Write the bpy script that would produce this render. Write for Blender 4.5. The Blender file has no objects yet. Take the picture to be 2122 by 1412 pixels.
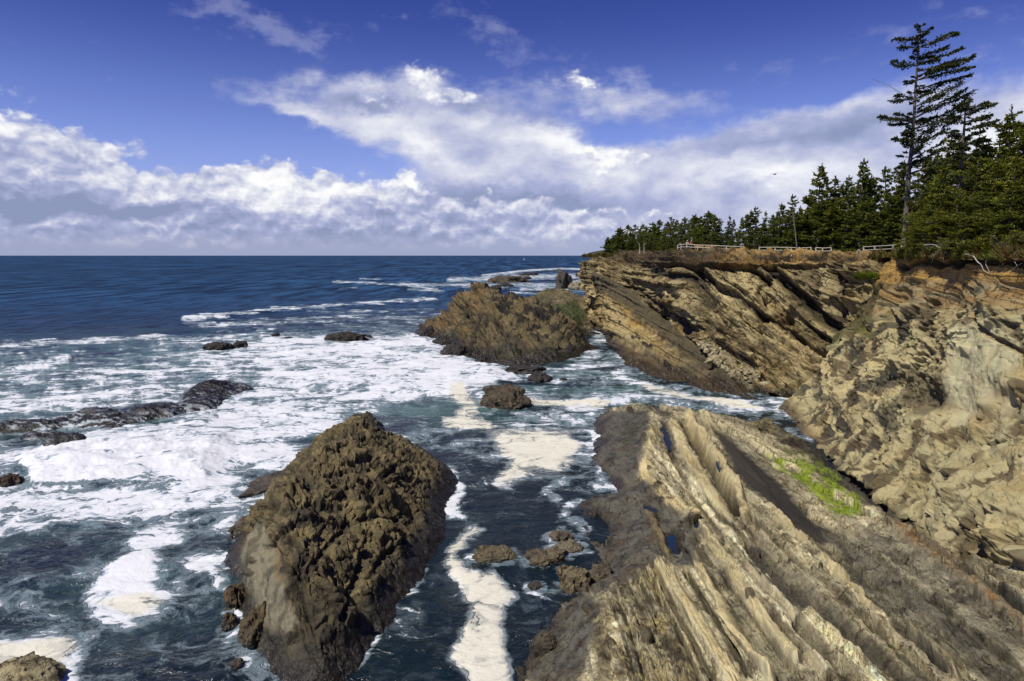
import bpy, math, random
import numpy as np
R = math.radians
SC = bpy.context.scene
COL = SC.collection

# ------------------------------------------------------------------ camera
PW, PH, FPX = 2122.0, 1412.0, 24.0 / 36.0 * 2122.0
PITCH = math.atan((706 - 529.5) / FPX)
CAMH = 22.0
cd = bpy.data.cameras.new('camera')
cd.lens = 24; cd.sensor_width = 36; cd.clip_start = 0.1; cd.clip_end = 100000
cam = bpy.data.objects.new('camera', cd)
cam.location = (0, 0, CAMH)
cam.rotation_euler = (math.pi / 2 - PITCH, 0, 0)
COL.objects.link(cam); SC.camera = cam
SC.view_settings.view_transform = 'Standard'
SC.view_settings.look = 'None'
SC.view_settings.exposure = 0.0
SC.view_settings.gamma = 1.0
SC.cycles.max_bounces = 6
SC.cycles.transparent_max_bounces = 8
SC.cycles.caustics_reflective = False
SC.cycles.caustics_refractive = False

# ------------------------------------------------------------------ sun
SUN = np.array([-0.50, -0.40, 0.92]); SUN /= np.linalg.norm(SUN)
ld = bpy.data.lights.new('sun', 'SUN'); ld.energy = 5.0; ld.angle = R(0.5); ld.color = (1.0, 0.94, 0.84)
sun = bpy.data.objects.new('sun', ld); COL.objects.link(sun)
from mathutils import Vector
sun.rotation_euler = Vector(SUN).to_track_quat('Z', 'Y').to_euler()

cP, sP = math.cos(PITCH), math.sin(PITCH)
def ray(px, py):
    a = (np.asarray(px, float) - 1061) / FPX; u = (706 - np.asarray(py, float)) / FPX
    return a, cP + u * sP, u * cP - sP
def PZ(px, py, z=0.0):            # pixel ray meets height z
    a, b, c = ray(px, py); t = (z - CAMH) / c
    return np.array([a * t, b * t, z + 0 * t])
def PY(px, py, Y):                # pixel ray at distance Y
    a, b, c = ray(px, py); t = Y / b
    return np.array([a * t, Y + 0 * t, CAMH + c * t])
def proj(P):
    x, y, z = P[..., 0], P[..., 1], P[..., 2] - CAMH
    d = np.maximum(y * cP - z * sP, 0.5); u = (y * sP + z * cP) / d
    return 1061 + FPX * x / d, 706 - FPX * u

# ------------------------------------------------------------------ node helper
class NT:
    def __init__(s, tree): s.t = tree; s.n = tree.nodes; s.l = tree.links
    def node(s, typ, **kw):
        n = s.n.new(typ)
        for k, v in kw.items(): setattr(n, k, v)
        return n
    def link(s, a, b): s.l.new(a, b)
    def put(s, sock, v):
        if isinstance(v, bpy.types.NodeSocket): s.l.new(v, sock)
        elif isinstance(v, (tuple, list)) and sock.type == 'RGBA' and len(v) == 3: sock.default_value = (*v, 1)
        else: sock.default_value = v
    def m(s, op, a, b=None, c=None, clamp=False):
        n = s.n.new('ShaderNodeMath'); n.operation = op; n.use_clamp = clamp
        s.put(n.inputs[0], a)
        if b is not None: s.put(n.inputs[1], b)
        if c is not None: s.put(n.inputs[2], c)
        return n.outputs[0]
    def add(s, a, b): return s.m('ADD', a, b)
    def sub(s, a, b): return s.m('SUBTRACT', a, b)
    def mul(s, a, b): return s.m('MULTIPLY', a, b)
    def sstep(s, lo, hi, x):
        n = s.n.new('ShaderNodeMapRange'); n.interpolation_type = 'SMOOTHSTEP'
        s.put(n.inputs[0], x); s.put(n.inputs[1], lo); s.put(n.inputs[2], hi); return n.outputs[0]
    def lin(s, x, a, b, c, d, clamp=True):
        n = s.n.new('ShaderNodeMapRange'); n.clamp = clamp
        s.put(n.inputs[0], x); s.put(n.inputs[1], a); s.put(n.inputs[2], b); s.put(n.inputs[3], c); s.put(n.inputs[4], d)
        return n.outputs[0]
    def mix(s, f, a, b, mode='MIX'):
        n = s.n.new('ShaderNodeMix'); n.data_type = 'RGBA'; n.blend_type = mode
        s.put(n.inputs[0], f); s.put(n.inputs[6], a); s.put(n.inputs[7], b); return n.outputs[2]
    def vec(s, x, y, z):
        n = s.n.new('ShaderNodeCombineXYZ'); s.put(n.inputs[0], x); s.put(n.inputs[1], y); s.put(n.inputs[2], z); return n.outputs[0]
    def vmul(s, v, t):
        n = s.n.new('ShaderNodeVectorMath'); n.operation = 'MULTIPLY'; s.put(n.inputs[0], v); s.put(n.inputs[1], t); return n.outputs[0]
    def vadd(s, v, t):
        n = s.n.new('ShaderNodeVectorMath'); n.operation = 'ADD'; s.put(n.inputs[0], v); s.put(n.inputs[1], t); return n.outputs[0]
    def noise(s, v, scale, detail=4, rough=0.55, dist=0.0, typ='FBM', color=False, dim='3D'):
        n = s.n.new('ShaderNodeTexNoise'); n.noise_type = typ; n.noise_dimensions = dim
        s.put(n.inputs['Vector'], v); n.inputs['Scale'].default_value = scale; n.inputs['Detail'].default_value = detail
        n.inputs['Roughness'].default_value = rough; n.inputs['Distortion'].default_value = dist
        return n.outputs[1 if color else 0]
    def vor(s, v, scale, feature='F1', rnd=1.0, out=0, dim='3D'):
        n = s.n.new('ShaderNodeTexVoronoi'); n.feature = feature; n.voronoi_dimensions = dim
        s.put(n.inputs['Vector'], v); n.inputs['Scale'].default_value = scale; n.inputs['Randomness'].default_value = rnd
        return n.outputs[out]

# ------------------------------------------------------------------ sky with clouds (world)
def build_world():
    w = bpy.data.worlds.new('World'); SC.world = w; w.use_nodes = True
    t = NT(w.node_tree); t.n.clear()
    out = t.node('ShaderNodeOutputWorld'); bg = t.node('ShaderNodeBackground')
    bg.inputs[1].default_value = 0.10
    t.link(bg.outputs[0], out.inputs[0])
    sky = t.node('ShaderNodeTexSky', sky_type='NISHITA', sun_disc=False)
    sky.sun_elevation = math.asin(SUN[2]); sky.sun_rotation = math.atan2(SUN[0], SUN[1])
    sky.altitude = 20; sky.air_density = 1.0; sky.dust_density = 0.35; sky.ozone_density = 3.0
    tc = t.node('ShaderNodeTexCoord')
    sep = t.node('ShaderNodeSeparateXYZ'); t.link(tc.outputs['Generated'], sep.inputs[0])
    X, Y, Z = sep.outputs
    az = t.mul(t.m('ARCTAN2', X, Y), 57.2958)
    el = t.mul(t.m('ARCSINE', Z), 57.2958)
    # degrees: azimuth to the right, elevation up
    def ang(px, py):
        a, b, c = ray(px, py); n = math.sqrt(a * a + b * b + c * c)
        return math.degrees(math.atan2(a, b)), math.degrees(math.asin(c / n))
    base = t.vec(az, el, 0.0)
    # domain warp
    w1 = t.noise(t.vmul(base, (0.10, 0.17, 1)), 1.0, 3, 0.5, color=True, dim='2D')
    w2 = t.noise(t.vmul(base, (0.38, 0.55, 1)), 1.0, 4, 0.6, color=True, dim='2D')
    def warp(src, n, a):
        s_ = t.n.new('ShaderNodeVectorMath'); s_.operation = 'SUBTRACT'; t.put(s_.inputs[0], n); s_.inputs[1].default_value = (.5, .5, .5)
        return t.vadd(src, t.vmul(s_.outputs[0], (a, a * 0.7, 0)))
    wb = warp(warp(base, w1, 5.0), w2, 3.0)
    def total(L):
        acc = None
        for (cx, cy, rx, ry, rot, amp) in L:
            a0, e0 = ang(cx, cy)
            m_ = t.node('ShaderNodeMapping', vector_type='TEXTURE'); t.link(wb, m_.inputs[0])
            m_.inputs[1].default_value = (a0, e0, 0); m_.inputs[2].default_value = (0, 0, R(rot))
            m_.inputs[3].default_value = (rx / 28.0 * 2.1, ry / 26.0 * 2.1, 1)
            g = t.node('ShaderNodeTexGradient', gradient_type='QUADRATIC_SPHERE'); t.link(m_.outputs[0], g.inputs[0])
            s_ = t.m('MULTIPLY_ADD', g.outputs[1], amp * 1.45, 0.0 if acc is None else acc); acc = s_
        return acc
    def fbm(off, sc=1.0, det=9, rough=0.58):
        return t.noise(t.vadd(t.vmul(base, (0.16 * sc, 0.30 * sc, 1)), off), 1.0, det, rough, 0.0, dim='2D')
    def billow(off, sc=1.0):
        v = t.vadd(t.vmul(warp(base, w2, 1.2), (0.45 * sc, 0.62 * sc, 1)), off)
        a = t.vor(v, 1.0, 'SMOOTH_F1', dim='2D'); b = t.vor(v, 2.3, 'SMOOTH_F1', dim='2D'); c = t.vor(v, 5.3, 'SMOOTH_F1', dim='2D')
        return t.sub(1.0, t.add(t.mul(a, .62), t.add(t.mul(b, .3), t.mul(c, .16))))
    horizon = t.lin(el, 0, 9, 1, 0)
    # layer 1 : soft high sheet (the big swept cloud) ---------------------------------
    L1 = [(660, 225, 150, 26, -8, .75), (800, 262, 190, 52, -18, .9), (900, 215, 190, 60, -4, .8), (1020, 300, 240, 60, -22, .95),
          (1180, 315, 170, 40, -12, .75), (1010, 400, 250, 70, -3, .95), (1230, 200, 230, 42, -4, .55), (1400, 215, 160, 36, 0, .28),
          (1300, 420, 300, 90, 3, .95), (1560, 350, 260, 60, 12, .8), (1850, 300, 380, 95, 6, .8), (1750, 420, 420, 90, 0, .9),
          (2150, 260, 200, 100, 0, .6), (1300, 490, 400, 50, 0, .9), (1500, 420, 330, 70, 6, .55), (1050, 350, 200, 60, -10, .4), (1650, 250, 200, 26, 10, .28)]
    n1 = fbm((3.1, 1.7, 0.3)); n1b = fbm((3.1, 1.7, 0.3), 3.0, 6)
    d1 = t.add(total(L1), t.add(t.mul(t.sub(n1, .5), 1.0), t.mul(t.sub(n1b, .5), .35)))
    a1 = t.sstep(0.22, 1.0, d1)
    # layer 2 : cumulus bank ----------------------------------------------------------
    L2 = [(20, 330, 130, 85, -10, 1.1), (150, 370, 150, 60, -20, 1.0), (90, 430, 260, 50, 0, 1.1), (560, 405, 120, 55, 0, 1.1),
          (400, 420, 210, 34, 4, 1.0), (700, 420, 160, 36, -4, 1.0), (835, 385, 42, 22, 0, .9), (330, 470, 260, 40, 0, 1.0), (820, 460, 260, 45, 0, 1.0), (560, 470, 300, 40, 0, 1.1), (850, 480, 300, 30, 0, .9), (100, 485, 300, 24, 0, .9), (1150, 455, 200, 44, 0, .8), (430, 395, 110, 30, 6, .7),
          (1050, 470, 320, 40, 0, .7), (865, 172, 60, 30, -10, .62), (800, 200, 70, 26, 0, .35), (960, 190, 90, 26, -8, .45), (1240, 325, 120, 36, -16, .6), (1190, 180, 50, 14, 0, .5)]
    b2 = billow((0.4, 0.1, 0)); n2 = fbm((9.1, 4.7, 0.3), 2.0, 7)
    T2 = total(L2)
    d2 = t.add(T2, t.add(t.mul(t.sub(b2, .52), 1.25), t.mul(t.sub(n2, .5), .5)))
    a2 = t.mul(t.sstep(0.42, 0.86, d2), t.sstep(.10, .3, T2))
    # same field a little higher: difference tells how thick the cloud is towards the sun
    b2u = billow((0.4 - .06, 0.1 + .30, 0))
    lit2 = t.sub(b2, b2u)
    # shading of the bank: sunlit heads, grey bases
    shade_pts = [(60, 428, 240, 26, 0, 1.0), (230, 445, 140, 18, 0, .6), (60, 350, 120, 26, -20, .3), (700, 478, 300, 16, 0, .45), (430, 440, 120, 20, 0, .35), (950, 455, 160, 20, 0, .3), (120, 280, 60, 34, -30, .35), (60, 495, 500, 12, 0, .5), (900, 490, 600, 10, 0, .35)]
    grey = t.mul(total(shade_pts), t.lin(n2, .25, .75, .45, 1.3))
    br2 = t.add(t.add(.56, t.mul(lit2, 1.25)), t.sub(t.mul(t.sub(n2, .5), .75), t.mul(grey, .70)))
    bright_pts = [(560, 380, 130, 36, 0, .26), (420, 400, 200, 22, 0, .2), (700, 400, 120, 26, 0, .22), (840, 380, 50, 24, 0, .4), (90, 275, 100, 30, -30, .3), (1240, 325, 130, 34, -16, .35), (870, 165, 90, 40, 0, .3), (1190, 180, 50, 16, 0, .5)]
    br2 = t.add(br2, total(bright_pts))
    # shading of the sheet
    n3 = fbm((7.7, 2.2, 0.8), 1.3, 8)
    dark1 = total([(740, 205, 140, 20, -4, .45), (960, 200, 140, 22, -6, .45), (1000, 425, 150, 34, 0, .5), (1180, 410, 260, 26, 0, .4), (1600, 300, 260, 30, 10, .35), (1100, 250, 160, 26, -10, .3), (1420, 240, 120, 40, 0, .25),(1850, 260, 160, 30, 10, .25)])
    light1 = total([(860, 300, 130, 26, -24, .3), (1150, 300, 170, 30, -18, .4), (1500, 340, 150, 26, 8, .35), (1600, 380, 160, 22, 0, .35), (2100, 300, 90, 50, 0, .35), (800, 235, 80, 20, -10, .2), (850, 165, 80, 40, 0, .3)])
    br1 = t.add(t.add(.62, t.mul(t.sub(n3, .5), .9)), t.add(t.mul(t.sub(n1b, .5), .3), t.sub(light1, dark1)))
    # layer 3 : thin wisps high up ----------------------------------------------------
    L3 = [(440, 30, 90, 24, -14, .60), (540, 68, 90, 22, -22, .62), (640, 85, 80, 22, 8, .45), (830, 52, 50, 16, 0, .5), (1030, 50, 90, 32, -15, .6), (1100, 120, 60, 26, 0, .4),
          (1640, 140, 240, 24, 12, .3), (1980, 45, 140, 14, 0, .4), (1950, 110, 160, 16, 0, .25), (260, 330, 90, 20, -10, .4), (330, 350, 40, 10, 0, .5)]
    n4 = fbm((1.3, 8.2, 0.1), 2.0, 8, .62)
    a3 = t.mul(t.sstep(0.25, 1.1, t.add(total(L3), t.mul(t.sub(n4, .5), 1.9))), 0.36)
    # horizon veil
    veil = t.mul(t.sstep(4.5, 0.0, el), 0.9)
    skyc = sky.outputs[0]
    tint = t.mix(1.0, skyc, (0.86, 0.80, 1.30), 'MULTIPLY')
    tint = t.mix(t.sstep(6, 20, el), tint, t.mix(1.0, skyc, (0.28, 0.31, 0.78), 'MULTIPLY'))
    def cloudcol(br):
        b = t.m('MAXIMUM', t.m('MINIMUM', br, 1.15), 0.0)
        r = t.node('ShaderNodeValToRGB'); t.put(r.inputs[0], t.mul(b, 1 / 1.15)); e = r.color_ramp.elements
        e[0].position = 0.0; e[0].color = (.27, .32, .50, 1)
        e[1].position = 1.0; e[1].color = (1.0, 1.0, 1.0, 1)
        x = e.new(0.35); x.color = (.40, .44, .66, 1)
        x = e.new(0.65); x.color = (.68, .70, .82, 1)
        x = e.new(0.85); x.color = (.90, .91, .95, 1)
        return t.mix(1.0, r.outputs[0], (10.0, 10.0, 10.0), 'MULTIPLY')
    c = t.mix(a3, tint, (4.3, 4.6, 6.9))
    c = t.mix(t.mul(a1, .94), c, cloudcol(br1))
    c = t.mix(veil, c, t.mix(t.sstep(.2, 3.0, el), (3.4, 3.9, 5.8), (3.1, 3.6, 5.7)))
    c = t.mix(t.mul(a2, t.sstep(0.2, 2.2, el)), c, cloudcol(br2))
    t.put(bg.inputs[0], c)
    w.cycles.sampling_method = 'MANUAL'; w.cycles.sample_map_resolution = 256
    return w
build_world()

# ------------------------------------------------------------------ numpy noise
def _hash(ix, iy, iz, seed):
    h = (ix.astype(np.int64) * 374761393 + iy.astype(np.int64) * 668265263 + iz.astype(np.int64) * 2147483647 + seed * 974634777) & 0xFFFFFFFF
    h = ((h ^ (h >> 13)) * 1274126177) & 0xFFFFFFFF
    return (h ^ (h >> 16)) & 0xFFFFFFFF
_G = np.array([[1,1,0],[-1,1,0],[1,-1,0],[-1,-1,0],[1,0,1],[-1,0,1],[1,0,-1],[-1,0,-1],[0,1,1],[0,-1,1],[0,1,-1],[0,-1,-1],[1,1,0],[-1,1,0],[0,-1,1],[0,-1,-1]], np.float32)
def perlin(x, y, z, seed=0):
    xi, yi, zi = np.floor(x), np.floor(y), np.floor(z)
    xf, yf, zf = (x - xi).astype(np.float32), (y - yi).astype(np.float32), (z - zi).astype(np.float32)
    xi, yi, zi = xi.astype(np.int64), yi.astype(np.int64), zi.astype(np.int64)
    u, v, w = (t * t * t * (t * (t * 6 - 15) + 10) for t in (xf, yf, zf))
    def g(a, b, c):
        k = _G[_hash(xi + a, yi + b, zi + c, seed) & 15]
        return k[..., 0] * (xf - a) + k[..., 1] * (yf - b) + k[..., 2] * (zf - c)
    x00 = g(0,0,0); x00 = x00 + u * (g(1,0,0) - x00)
    x10 = g(0,1,0); x10 = x10 + u * (g(1,1,0) - x10)
    x01 = g(0,0,1); x01 = x01 + u * (g(1,0,1) - x01)
    x11 = g(0,1,1); x11 = x11 + u * (g(1,1,1) - x11)
    a = x00 + v * (x10 - x00); b = x01 + v * (x11 - x01)
    return a + w * (b - a)
def fbm(P, sc=1.0, octv=4, seed=0, gain=0.5, ridged=False, lac=2.03):
    if np.isscalar(sc): sc = (sc, sc, sc)
    x, y, z = P[..., 0] * sc[0], P[..., 1] * sc[1], P[..., 2] * sc[2]
    a, tot, s = 1.0, 0.0, 0.0
    for i in range(octv):
        n = perlin(x, y, z, seed + i)
        s = s + a * ((1 - 2.4 * np.abs(n)) if ridged else n); tot += a
        a *= gain; x, y, z = x * lac + 7.1, y * lac + 3.3, z * lac + 1.7
    return s / tot
def worley2(u, v, seed=0, jit=0.9):
    ui, vi = np.floor(u).astype(np.int64), np.floor(v).astype(np.int64)
    f1 = np.full(u.shape, 9.0, np.float32); f2 = f1.copy(); cid = np.zeros(u.shape, np.int64)
    for a in (-1, 0, 1):
        for b in (-1, 0, 1):
            h = _hash(ui + a, vi + b, vi * 0, seed)
            jx = ((h & 1023) / 1023.0 - .5) * jit + .5; jy = (((h >> 10) & 1023) / 1023.0 - .5) * jit + .5
            d = np.hypot(ui + a + jx - u, vi + b + jy - v).astype(np.float32)
            near = d < f1
            f2 = np.where(near, f1, np.minimum(f2, d)); cid = np.where(near, h, cid); f1 = np.where(near, d, f1)
    return f1, f2, ((cid >> 4) & 4095) / 4095.0
def facets(u, v, seed=0, jit=.95, tilt=1.0):
    """broken planar facets: every cell is a small plane with its own height and slope"""
    ui, vi = np.floor(u).astype(np.int64), np.floor(v).astype(np.int64)
    f1 = np.full(u.shape, 9.0, np.float32); h1 = np.zeros(u.shape, np.float32)
    for a in (-1, 0, 1):
        for b in (-1, 0, 1):
            h = _hash(ui + a, vi + b, vi * 0 + 3, seed)
            jx = ((h & 255) / 255.0 - .5) * jit + .5; jy = (((h >> 8) & 255) / 255.0 - .5) * jit + .5
            dx, dy = u - (ui + a + jx), v - (vi + b + jy); d = np.abs(dx) * .8 + np.hypot(dx, dy)
            hh = (((h >> 16) & 63) / 63. - .5) + tilt * (((h >> 22) & 31) / 31. - .5) * 2 * dx + tilt * (((h >> 27) & 31) / 31. - .5) * 2 * dy
            near = d < f1; h1 = np.where(near, hh, h1); f1 = np.where(near, d, f1)
    return h1
def sst(a, b, x):
    t = np.clip((x - a) / (b - a), 0, 1); return t * t * (3 - 2 * t)
def lerp(a, b, t): return a + (b - a) * t

# ------------------------------------------------------------------ masks traced over a surface
def seg_dist(px, py, pts, close=False):
    d = np.full(px.shape, 1e9, np.float32)
    L = list(pts) + ([pts[0]] if close else [])
    for (x0, y0), (x1, y1) in zip(L[:-1], L[1:]):
        dx, dy = x1 - x0, y1 - y0
        t = np.clip(((px - x0) * dx + (py - y0) * dy) / (dx * dx + dy * dy + 1e-9), 0, 1)
        d = np.minimum(d, np.hypot(px - x0 - t * dx, py - y0 - t * dy))
    return d
def stroke(q, pts, w, soft=0.6):
    """1 inside a band of half width w along the line, fading outside"""
    return 1 - sst(w * (1 - soft), w * (1 + soft), seg_dist(q[0], q[1], pts))
def poly(q, pts, soft=8):
    px, py = q
    ins = np.zeros(px.shape, bool)
    n = len(pts)
    for i in range(n):
        (x0, y0), (x1, y1) = pts[i], pts[(i + 1) % n]
        if y0 == y1: continue
        c = ((y0 > py) != (y1 > py)) & (px < (x1 - x0) * (py - y0) / (y1 - y0) + x0)
        ins ^= c
    d = seg_dist(px, py, pts, True)
    return sst(-soft, soft, np.where(ins, d, -d))
def warpq(q, P, amp, sc, seed=50):
    return q[0] + amp * fbm(P, sc, 3, seed) * 2, q[1] + amp * fbm(P, sc, 3, seed + 9) * 2

CK = .80    # overall albedo of the sandstone
# ------------------------------------------------------------------ surfaces
def grid_normals(P):
    du = np.gradient(P, axis=0); dv = np.gradient(P, axis=1)
    n = np.cross(du, dv); n /= np.linalg.norm(n, axis=-1, keepdims=True) + 1e-9
    return n
def blur(A, k):
    for _ in range(k):
        B = A.copy(); B[1:-1] = (A[:-2] + 2 * A[1:-1] + A[2:]) / 4; A = B.copy()
        A[:, 1:-1] = (B[:, :-2] + 2 * B[:, 1:-1] + B[:, 2:]) / 4
    return A
def catmull(net, n, m):
    """net[r][c] of 3-D points -> n x m smooth grid"""
    net = np.asarray(net, float)
    def interp(A, n):
        k = A.shape[0]; A = np.concatenate([(2 * A[:1] - A[1:2]), A, (2 * A[-1:] - A[-2:-1])])
        t = np.linspace(0, k - 1, n); i = np.minimum(t.astype(int), k - 2); f = (t - i).reshape((-1,) + (1,) * (A.ndim - 1))
        p0, p1, p2, p3 = A[i], A[i + 1], A[i + 2], A[i + 3]
        T = 0.65
        m1, m2 = (p2 - p0) * .5 * T, (p3 - p1) * .5 * T
        return p1 * (2 * f**3 - 3 * f**2 + 1) + m1 * (f**3 - 2 * f**2 + f) + p2 * (-2 * f**3 + 3 * f**2) + m2 * (f**3 - f**2)
    A = interp(net, n); return np.swapaxes(interp(np.swapaxes(A, 0, 1), m), 0, 1)
def tps(X, V, lam=1e-3):
    X = np.asarray(X, float); V = np.asarray(V, float); n = len(X)
    sc = X.std(0).mean(); Xn = X / sc
    r2 = ((Xn[:, None] - Xn[None]) ** 2).sum(-1); K = 0.5 * r2 * np.log(r2 + 1e-12) + lam * np.eye(n)
    Pm = np.c_[np.ones(n), Xn]; M = np.block([[K, Pm], [Pm.T, np.zeros((3, 3))]])
    w = np.linalg.solve(M, np.r_[V, np.zeros(3)])
    def f(x, y):
        x, y = x / sc, y / sc; o = w[n] + w[n + 1] * x + w[n + 2] * y
        for i in range(n):
            r2 = (x - Xn[i, 0]) ** 2 + (y - Xn[i, 1]) ** 2
            o = o + w[i] * 0.5 * r2 * np.log(r2 + 1e-12)
        return o
    return f
def grid_mesh(name, P, mat, attrs=None, color=None, keep=None, flip=False):
    n, m = P.shape[:2]; idx = np.arange(n * m).reshape(n, m)
    a, b, c, d = idx[:-1, :-1], idx[:-1, 1:], idx[1:, 1:], idx[1:, :-1]
    Q = np.stack([a, b, c, d] if not flip else [a, d, c, b], -1).reshape(-1, 4)
    if keep is not None:
        k = (keep[:-1, :-1] | keep[:-1, 1:] | keep[1:, 1:] | keep[1:, :-1]).reshape(-1); Q = Q[k]
    me = bpy.data.meshes.new(name)
    V = P.reshape(-1, 3)
    used = np.unique(Q); rm = np.full(n * m, -1); rm[used] = np.arange(len(used)); Q = rm[Q]; V = V[used]
    me.vertices.add(len(V)); me.vertices.foreach_set('co', V.astype(np.float32).ravel())
    me.loops.add(Q.size); me.loops.foreach_set('vertex_index', Q.ravel().astype(np.int32))
    me.polygons.add(len(Q)); me.polygons.foreach_set('loop_start', np.arange(0, Q.size, 4, dtype=np.int32))
    me.polygons.foreach_set('use_smooth', np.ones(len(Q), bool))
    me.update(calc_edges=True)
    if color is not None:
        at = me.color_attributes.new('albedo', 'FLOAT_COLOR', 'POINT')
        C4 = np.ones((len(V), 4), np.float32); C4[:, :3] = np.clip((np.clip(color.reshape(-1, 3)[used], .002, 1) / .3) ** 1.28 * .3 * CK, 0.003, 0.8); at.data.foreach_set('color', C4.ravel())
    for k, A in (attrs or {}).items():
        at = me.attributes.new(k, 'FLOAT', 'POINT'); at.data.foreach_set('value', np.broadcast_to(A, (n, m)).reshape(-1)[used].astype(np.float32))
    me.materials.append(mat)
    o = bpy.data.objects.new(name, me); COL.objects.link(o); return o
def raw_mesh(name, V, F, mat, smooth=True, parent=None, color=None):
    """F: (k,3) or (k,4) int array, or a list of such"""
    Fs = F if isinstance(F, list) else [F]
    me = bpy.data.meshes.new(name)
    V = np.asarray(V, np.float32)
    me.vertices.add(len(V)); me.vertices.foreach_set('co', V.ravel())
    loops = np.concatenate([f.reshape(-1) for f in Fs]).astype(np.int32)
    sizes = np.concatenate([np.full(len(f), f.shape[1]) for f in Fs])
    me.loops.add(len(loops)); me.loops.foreach_set('vertex_index', loops)
    me.polygons.add(len(sizes)); me.polygons.foreach_set('loop_start', np.r_[0, np.cumsum(sizes)[:-1]].astype(np.int32))
    me.polygons.foreach_set('use_smooth', np.full(len(sizes), smooth))
    me.update(calc_edges=True)
    if color is not None:
        at = me.color_attributes.new('albedo', 'FLOAT_COLOR', 'POINT')
        C4 = np.ones((len(V), 4), np.float32); C4[:, :3] = color; at.data.foreach_set('color', C4.ravel())
    me.materials.append(mat)
    o = bpy.data.objects.new(name, me); COL.objects.link(o)
    if parent is not None: o.parent = parent
    return o
def tag(o, label=None, cat=None, group=None, kind=None):
    if label: o['label'] = label
    if cat: o['category'] = cat
    if group: o['group'] = group
    if kind: o['kind'] = kind
    return o
def empty(name, loc, rz=0.0):
    o = bpy.data.objects.new(name, None); o.location = loc; o.rotation_euler = (0, 0, rz); o.empty_display_size = .3
    COL.objects.link(o); return o

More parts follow.
